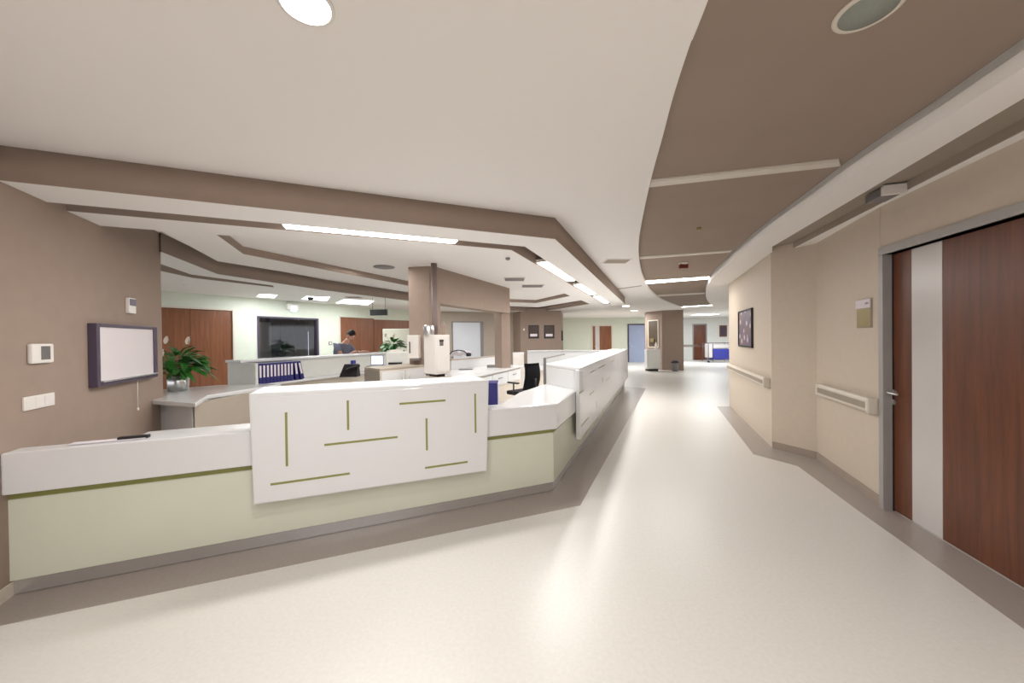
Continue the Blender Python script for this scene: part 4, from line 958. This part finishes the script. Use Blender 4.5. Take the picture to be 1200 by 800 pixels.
# white box and lower cupboard beyond column 2
a = D(601,424,9.5); b = D(614,413,9.5)
t = thing('storage_box', 'small white cupboard beside the far taupe column', 'cupboard', ((a[0]+b[0])/2,9.6,0))
obj('body', prism(B(), [(a[0],9.5),(b[0],9.5),(b[0],9.85),(a[0],9.85)], .002, b[2], .004), M_SOLID, t)
obj('door', prism(B(), [(a[0]+.02,9.485),(b[0]-.02,9.485),(b[0]-.02,9.5),(a[0]+.02,9.5)], .1, b[2]-.03, .002), M_PLASW, t)
# right inner worktop band
z0q = .76
t = thing('side_desk', 'white desk along the far inner side of the station beyond the office chair', 'desk', (.9,10.6,0))
a_, b_ = G(614,425,z0q), G(658,421,z0q)
obj('top', prism(B(), [(.15,9.9),(1.75,10.6),(1.9,11.6),(.5,11.6)], .73, z0q, .004), M_SOLID, t)
obj('panel', prism(B(), [(.2,10.0),(1.7,10.7),(1.7,10.74),(.2,10.04)], .002, .73), M_BEIGEF, t)
# glass screen post at 638
Yg = 5.95
a = D(637,438,Yg); b = D(640,419,Yg); e = D(662,420.5,7.4)
t = thing('post_screen', 'grey post with a low tinted screen at the inner end of the high counter', 'screen', (a[0],Yg,.94))
obj('post', prism(B(), [(a[0],Yg),(b[0],Yg),(b[0],Yg+.04),(a[0],Yg+.04)], .002, b[2], .003), M_GREYM, t)
obj('rail', prism(B(), [(b[0],Yg+.01),(e[0],7.4),(e[0],7.44),(b[0],Yg+.05)], b[2]-.02, b[2]), M_GREYM, t)
# blue binder at 575-583 behind the counter
Yb = 4.15
a = D(574,477,Yb); b = D(583,448.5,Yb)
tb = thing('ring_binder', 'navy binder standing alone just behind the right edge of the slit panel', 'binder', ((a[0]+b[0])/2,Yb+.1,a[2]))
obj('cover', prism(B(), [(a[0]-.06,Yb),(b[0],Yb),(b[0],Yb+.26),(a[0]-.06,Yb+.26)], a[2], b[2], .004), M_BLUE, tb)
obj('pages', prism(B(), [(b[0],Yb+.01),(b[0]+.012,Yb+.01),(b[0]+.012,Yb+.25),(b[0],Yb+.25)], a[2]+.01, b[2]-.01), M_PAPER, tb, 'white page edges')
zz = a[2]
t = thing('inner_desk', 'beige low desk hugging the inside of the front counter, under the navy binder', 'desk', (-1.4,3.6,0))
obj('top', prism(B(), [F_CL.at(.25,-.26),F_CL.at(3.6,-.26),F_CL.at(3.6,-.75),F_CL.at(.1,-.75)], zz-.035, zz-.001, .004), M_SOLID, t)
obj('front_panel', prism(B(), [F_CL.at(.3,-.3),F_CL.at(3.55,-.3),F_CL.at(3.55,-.34),F_CL.at(.3,-.34)], .002, zz-.035), M_BEIGEF, t)
# ---- office chair
cx_, cy_ = D(616,455,7.4)[0]-.04, 7.4
t = thing('office_chair', 'black mesh-backed office chair with armrests inside the station', 'chair', (cx_,cy_,0))
rot = math.radians(65)   # facing left of picture
fc = Vector((-.66,.75)).normalized(); sc2 = Vector((fc.y,-fc.x))
def cp(f, s, z): return (cx_+fc.x*f+sc2.x*s, cy_+fc.y*f+sc2.y*s, z)
def chexa(f0,f1,s0,s1,z0,z1,dz=0,df=0,bev=.015):
    return hexa(B(), [cp(f0,s0,z0),cp(f1,s0,z0+dz),cp(f1+df,s0,z1+dz),cp(f0+df,s0,z1),cp(f0,s1,z0),cp(f1,s1,z0+dz),cp(f1+df,s1,z1+dz),cp(f0+df,s1,z1)], bev)
obj('seat', chexa(-.22,.26,-.24,.24,.50,.58,bev=.025), M_MESHB, t)
# curved backrest
bm = B(); rows = []
for i in range(7):
    z = .62+.52*i/6; f_ = -.24-.05*math.sin(i/6*math.pi)-.05*i/6; r_ = []
    for k in range(7):
        s = (-.22+.44*k/6)*(1-.12*abs(i/6-.3)); r_.append(bm.verts.new(cp(f_+.05*((k-3)/3)**2, s, z)))
    rows.append(r_)
for a_, b_ in zip(rows, rows[1:]):
    for k in range(6): bm.faces.new((a_[k],a_[k+1],b_[k+1],b_[k])).smooth = True
g_ = bmesh.ops.solidify(bm, geom=bm.faces[:], thickness=.03)
obj('backrest', bm, M_MESHB, t)
obj('back_support', tube(B(), [cp(-.1,0,.5),cp(-.28,0,.52),cp(-.34,0,.7),cp(-.34,0,.85)], .022, 8), M_BLACK, t)
for s in (-.27,.27):
    ar = obj('armrest', hexa(B(), [cp(-.14,s-.035,.74),cp(.16,s-.035,.74),cp(.16,s-.035,.77),cp(-.14,s-.035,.77),cp(-.14,s+.035,.74),cp(.16,s+.035,.74),cp(.16,s+.035,.77),cp(-.14,s+.035,.77)], .01), M_BLACK, t)
    obj('arm_post', tube(B(), [cp(0,s*.8,.52),cp(0,s,.54),cp(0,s,.74)], .016, 8), M_BLACK, ar)
obj('gas_lift', lathe(B(), cx_, cy_, [(.03,.1),(.03,.3),(.022,.3),(.022,.5)], 12), M_GREYM, t)
for k in range(5):
    a = 2*math.pi*k/5+.3; lg = obj('leg', tube(B(), [(cx_,cy_,.12),(cx_+.28*math.cos(a),cy_+.28*math.sin(a),.075)], .022, 8), M_BLACK, t)
    ndx = Fr((cx_+.28*math.cos(a),cy_+.28*math.sin(a)), (cx_+.4*math.cos(a),cy_+.4*math.sin(a)), 1)
    obj('castor', ndisc(B(), ndx, 0, .03, .028, -.02, .02, 12), M_BLACK, lg)

# ---- pictures on brown wall
for k, (x0, x1) in enumerate(((619.3,631.5),(637.5,649.5))):
    a, b = F_PW.sz(x0,388,.03), F_PW.sz(x1,388,.03); z1_, z0_ = F_PW.sz(x0,381,.03)[1], F_PW.sz(x0,396.3,.03)[1]
    t = thing('framed_picture', ['left dark-framed square picture on the far taupe wall','right dark-framed square picture on the far taupe wall'][k], 'picture', F_PW.at((a[0]+b[0])/2,0)+(z0_,), 'pair of dark square pictures')
    bm = B(); f_ = .035
    fbox(bm,F_PW,a[0],a[0]+f_,0,.03,z0_,z1_); fbox(bm,F_PW,b[0]-f_,b[0],0,.03,z0_,z1_); fbox(bm,F_PW,a[0],b[0],0,.03,z1_-f_,z1_); fbox(bm,F_PW,a[0],b[0],0,.03,z0_,z0_+f_)
    obj('frame', bm, M_BLACK, t)
    obj('print', fbox(B(), F_PW, a[0]+f_, b[0]-f_, 0, .02, z0_+f_, z1_-f_), mat('dark_brown_print', srgb(66,48,40), .4, noise=.15), t, 'dark brown print')
    obj('caption_card', fbox(B(), F_PW, a[0]+f_+.03, b[0]-f_-.03, .02, .024, z0_+.07, z0_+.17), M_PAPER, t, 'white caption strip')
a = F_PW.sz(614,386,.02)
tag(obj('call_button', fbox(B(), F_PW, a[0]-.03, a[0]+.03, 0, .03, a[1]-.04, a[1]+.04, .01), M_PLASW), 'small white call button left of the square pictures', 'button')
a = D(658.5,399,14.1); b = D(661.5,387,14.1)
tag(obj('fire_phone', prism(B(), [(1.895,14.15),(1.97,14.15),(2.0,14.5),(1.93,14.5)], a[2], b[2], .01), M_BLACK), 'narrow black wall unit on the end edge of the far taupe wall', 'wall unit')
# ---- white door / panel on the far-left wall
a, b = F_WF.sz(531,400,.02)[0], F_WF.sz(563,400,.02)[0]; z1_ = F_WF.sz(531,377.7,.02)[1]
bm = fbox(B(), F_WF, a-.04, a, 0, .04, 0, z1_+.04); fbox(bm, F_WF, b, b+.12, 0, .04, 0, z1_+.04); fbox(bm, F_WF, a, b, 0, .04, z1_, z1_+.04)
d7 = struct('door_7', bm, M_GREYM); obj('leaf', fbox(B(), F_WF, a, b, 0, .02, .01, z1_), mat('white_blue_door', srgb(214,218,226), .4, noise=.01), d7)
# pale board on the wood wall
YE = 11.0
a = D(449,420,YE); b = D(484,384.8,YE)
t = thing('tall_white_cabinet', 'pale green-white tall cupboard standing before the wood wall, left of the taupe column', 'cupboard', ((a[0]+b[0])/2,YE+.2,0))
obj('body', prism(B(), [(a[0],YE),(b[0],YE),(b[0],YE+.45),(a[0],YE+.45)], .002, b[2], .005), M_GREEN, t)
obj('door', prism(B(), [(a[0]+.02,YE-.015),(b[0]-.02,YE-.015),(b[0]-.02,YE),(a[0]+.02,YE)], .05, b[2]-.02, .003), mat('sage_panel', srgb(196,193,174), .5, noise=.02), t)
# exit sign, display sign, switch on the back-left wall
t, s_, z_ = wall_thing(F_WD, 'exit_sign', 'small glowing pale blue sign over the dark window', 'sign', 343.5, 360.5)
a, b = F_WD.sz(337.5,360,.1)[0], F_WD.sz(350.5,360,.1)[0]; z1_, z0_ = F_WD.sz(343,356,.1)[1], F_WD.sz(343,365,.1)[1]
obj('housing', fbox(B(), F_WD, a, b, 0, .1, z0_+.06, z1_, .01), M_PLASW, t); obj('face', fbox(B(), F_WD, a+.08, b-.06, .06, .104, z0_, z1_-.05), M_SIGN, t, 'glowing pale blue face')
x_ = D(443.5,366,9.0)
a, b = D(433.5,369.5,9.0), D(454,362.5,9.0)
t = thing('display_sign', 'black hanging display board under the back soffit, left of the column', 'sign', ((a[0]+b[0])/2,9.0,a[2]))
obj('panel', prism(B(), [(a[0],9),(b[0],8.95),(b[0],9.03),(a[0],9.08)], a[2], b[2], .004), M_BLACK, t)
for xx in (a[0]+.06,b[0]-.06): obj('hanger', tube(B(), [(xx,9.03,b[2]),(xx,9.03,ZS)], .006, 6), M_GREYM, t)
t, s_, z_ = wall_thing(F_WD, 'light_switch', 'small grey square switch on the pale wall left of the person', 'switch', 387, 402)
obj('plate', fbox(B(), F_WD, s_-.05, s_+.05, 0, .01, z_-.055, z_+.05, .002), M_GREYM, t); obj('rocker', fbox(B(), F_WD, s_-.025, s_+.025, .009, .016, z_-.03, z_+.03, .002), M_PLASW, t)

# ---- pier niche, cupboard, bin
F_P2 = Fr((7.3,17.85), (6.89,18.83), 1); F_P2.n = F_P2.n if F_P2.n.y < 0 else -F_P2.n
a, b = F_P2.sz(771,390,.01)[0], F_P2.sz(760.5,390,.01)[0]; z1_, z0_ = F_P2.sz(765,376,.01)[1], F_P2.sz(765,406,.01)[1]
t = thing('glass_niche', 'dark brown glazed niche in a pale frame on the left face of the far pier', 'niche', F_P2.at((a+b)/2,0)+(z0_,))
bm = B(); 
for q_ in ((a-.05,a,z0_-.05,z1_+.05),(b,b+.05,z0_-.05,z1_+.05),(a,b,z1_,z1_+.05),(a,b,z0_-.05,z0_)): fbox(bm, F_P2, q_[0],q_[1],0,.03,q_[2],q_[3])
obj('frame', bm, M_BEIGEF, t); obj('back', fbox(B(), F_P2, a, b, 0, .008, z0_, z1_), mat('dark_niche', srgb(84,68,52), .4, noise=.1), t)
obj('ornament', fbox(B(), F_P2, (a+b)/2-.05, (a+b)/2+.2, .008, .05, z0_+.22, z0_+.4, .01), M_OLIVE, t, 'small pale ornament')
a = D(758,433.5,17.4); b = D(773.5,409,17.4)
t = thing('white_cupboard', 'white cupboard with a black plinth beside the far pier', 'cupboard', ((a[0]+b[0])/2,17.55,0))
obj('body', prism(B(), [(a[0],17.35),(b[0],17.35),(b[0],17.7),(a[0],17.7)], .11, b[2], .01), M_SOLID, t)
obj('plinth', prism(B(), [(a[0]+.03,17.38),(b[0]-.1,17.38),(b[0]-.1,17.68),(a[0]+.03,17.68)], .002, .11), M_BLACK, t)
obj('door', prism(B(), [(a[0]+.03,17.33),(b[0]-.09,17.33),(b[0]-.09,17.35),(a[0]+.03,17.35)], .14, b[2]-.05, .003), M_FARW, t)
tag(obj('gel_bottle', lathe(B(), b[0]-.15, 17.5, [(.05,b[2]+.001),(.055,b[2]+.02),(.055,b[2]+.22),(.03,b[2]+.27),(.015,b[2]+.33)], 12), M_PLASW), 'white gel bottle on top of the white cupboard by the far pier', 'bottle')
x_, y_ = G(791,435,0)
t = thing('pedal_bin', 'small grey bin with dark lid at the foot of the far pier', 'bin', (x_,y_,0))
obj('body', lathe(B(), x_, y_, [(.13,.002),(.15,.38),(.15,.4)], 18), M_GREYM, t); obj('lid', lathe(B(), x_, y_, [(.17,.4),(.17,.44),(.1,.5),(.02,.51)], 18), M_DARK2, t, 'dark domed lid')
# ---- blue trolley in the far hall
Yt = 22.5
a = D(830,421,Yt); b = D(856,400,Yt); xa, xb = a[0], b[0]
t = thing('linen_trolley', 'blue-covered trolley with metal frame in the far hall at the right', 'trolley', ((xa+xb)/2,Yt,0))
obj('cover', prism(B(), [(xa+.3,Yt),(xb,Yt),(xb,Yt+.6),(xa+.3,Yt+.6)], .18, .82, .05), M_BLUE2, t, 'bright blue cover')
bm = B()
for xx in (xa,xa+.28,xb):
    for yy in (Yt-.02,Yt+.62): tube(bm, [(xx,yy,.06),(xx,yy,1.2)], .018, 6)
for zz_ in (.15,1.2): tube(bm, [(xa,Yt-.02,zz_),(xb,Yt-.02,zz_)], .018, 6); tube(bm, [(xa,Yt+.62,zz_),(xb,Yt+.62,zz_)], .018, 6)
obj('frame', bm, M_PURPLE, t); obj('shelf', prism(B(), [(xa+.05,Yt),(xa+.26,Yt),(xa+.26,Yt+.5),(xa+.05,Yt+.5)], .3, 1.15, .02), M_FROST, t)
for xx in (xa+.02,xb-.02): obj('castor', ndisc(B(), Fr((xx,Yt),(xx+1,Yt),1), 0, .06, .058, -.03, .03, 12), M_BLACK, t)
tag(obj('linen_bundle', prism(B(), [(xa+.25,Yt+.05),(xb,Yt+.05),(xb,Yt+.5),(xa+.25,Yt+.5)], .825, 1.1, .09), M_FROST), 'pale folded linen piled on the blue trolley', 'linen')
a, b = F_FR.sz(843,388,.02), F_FR.sz(852,388,.02); z1_, z0_ = F_FR.sz(847,381,.02)[1], F_FR.sz(847,394.5,.02)[1]
t = thing('framed_picture', 'small dark brown picture on the far hall wall above the trolley', 'picture', F_FR.at((a[0]+b[0])/2,0)+(z0_,))
obj('frame', fbox(B(), F_FR, a[0], b[0], 0, .03, z0_, z1_, .005), M_WOODF, t); obj('print', fbox(B(), F_FR, a[0]+.06, b[0]-.06, .03, .035, z0_+.06, z1_-.06), M_PURPLE, t)
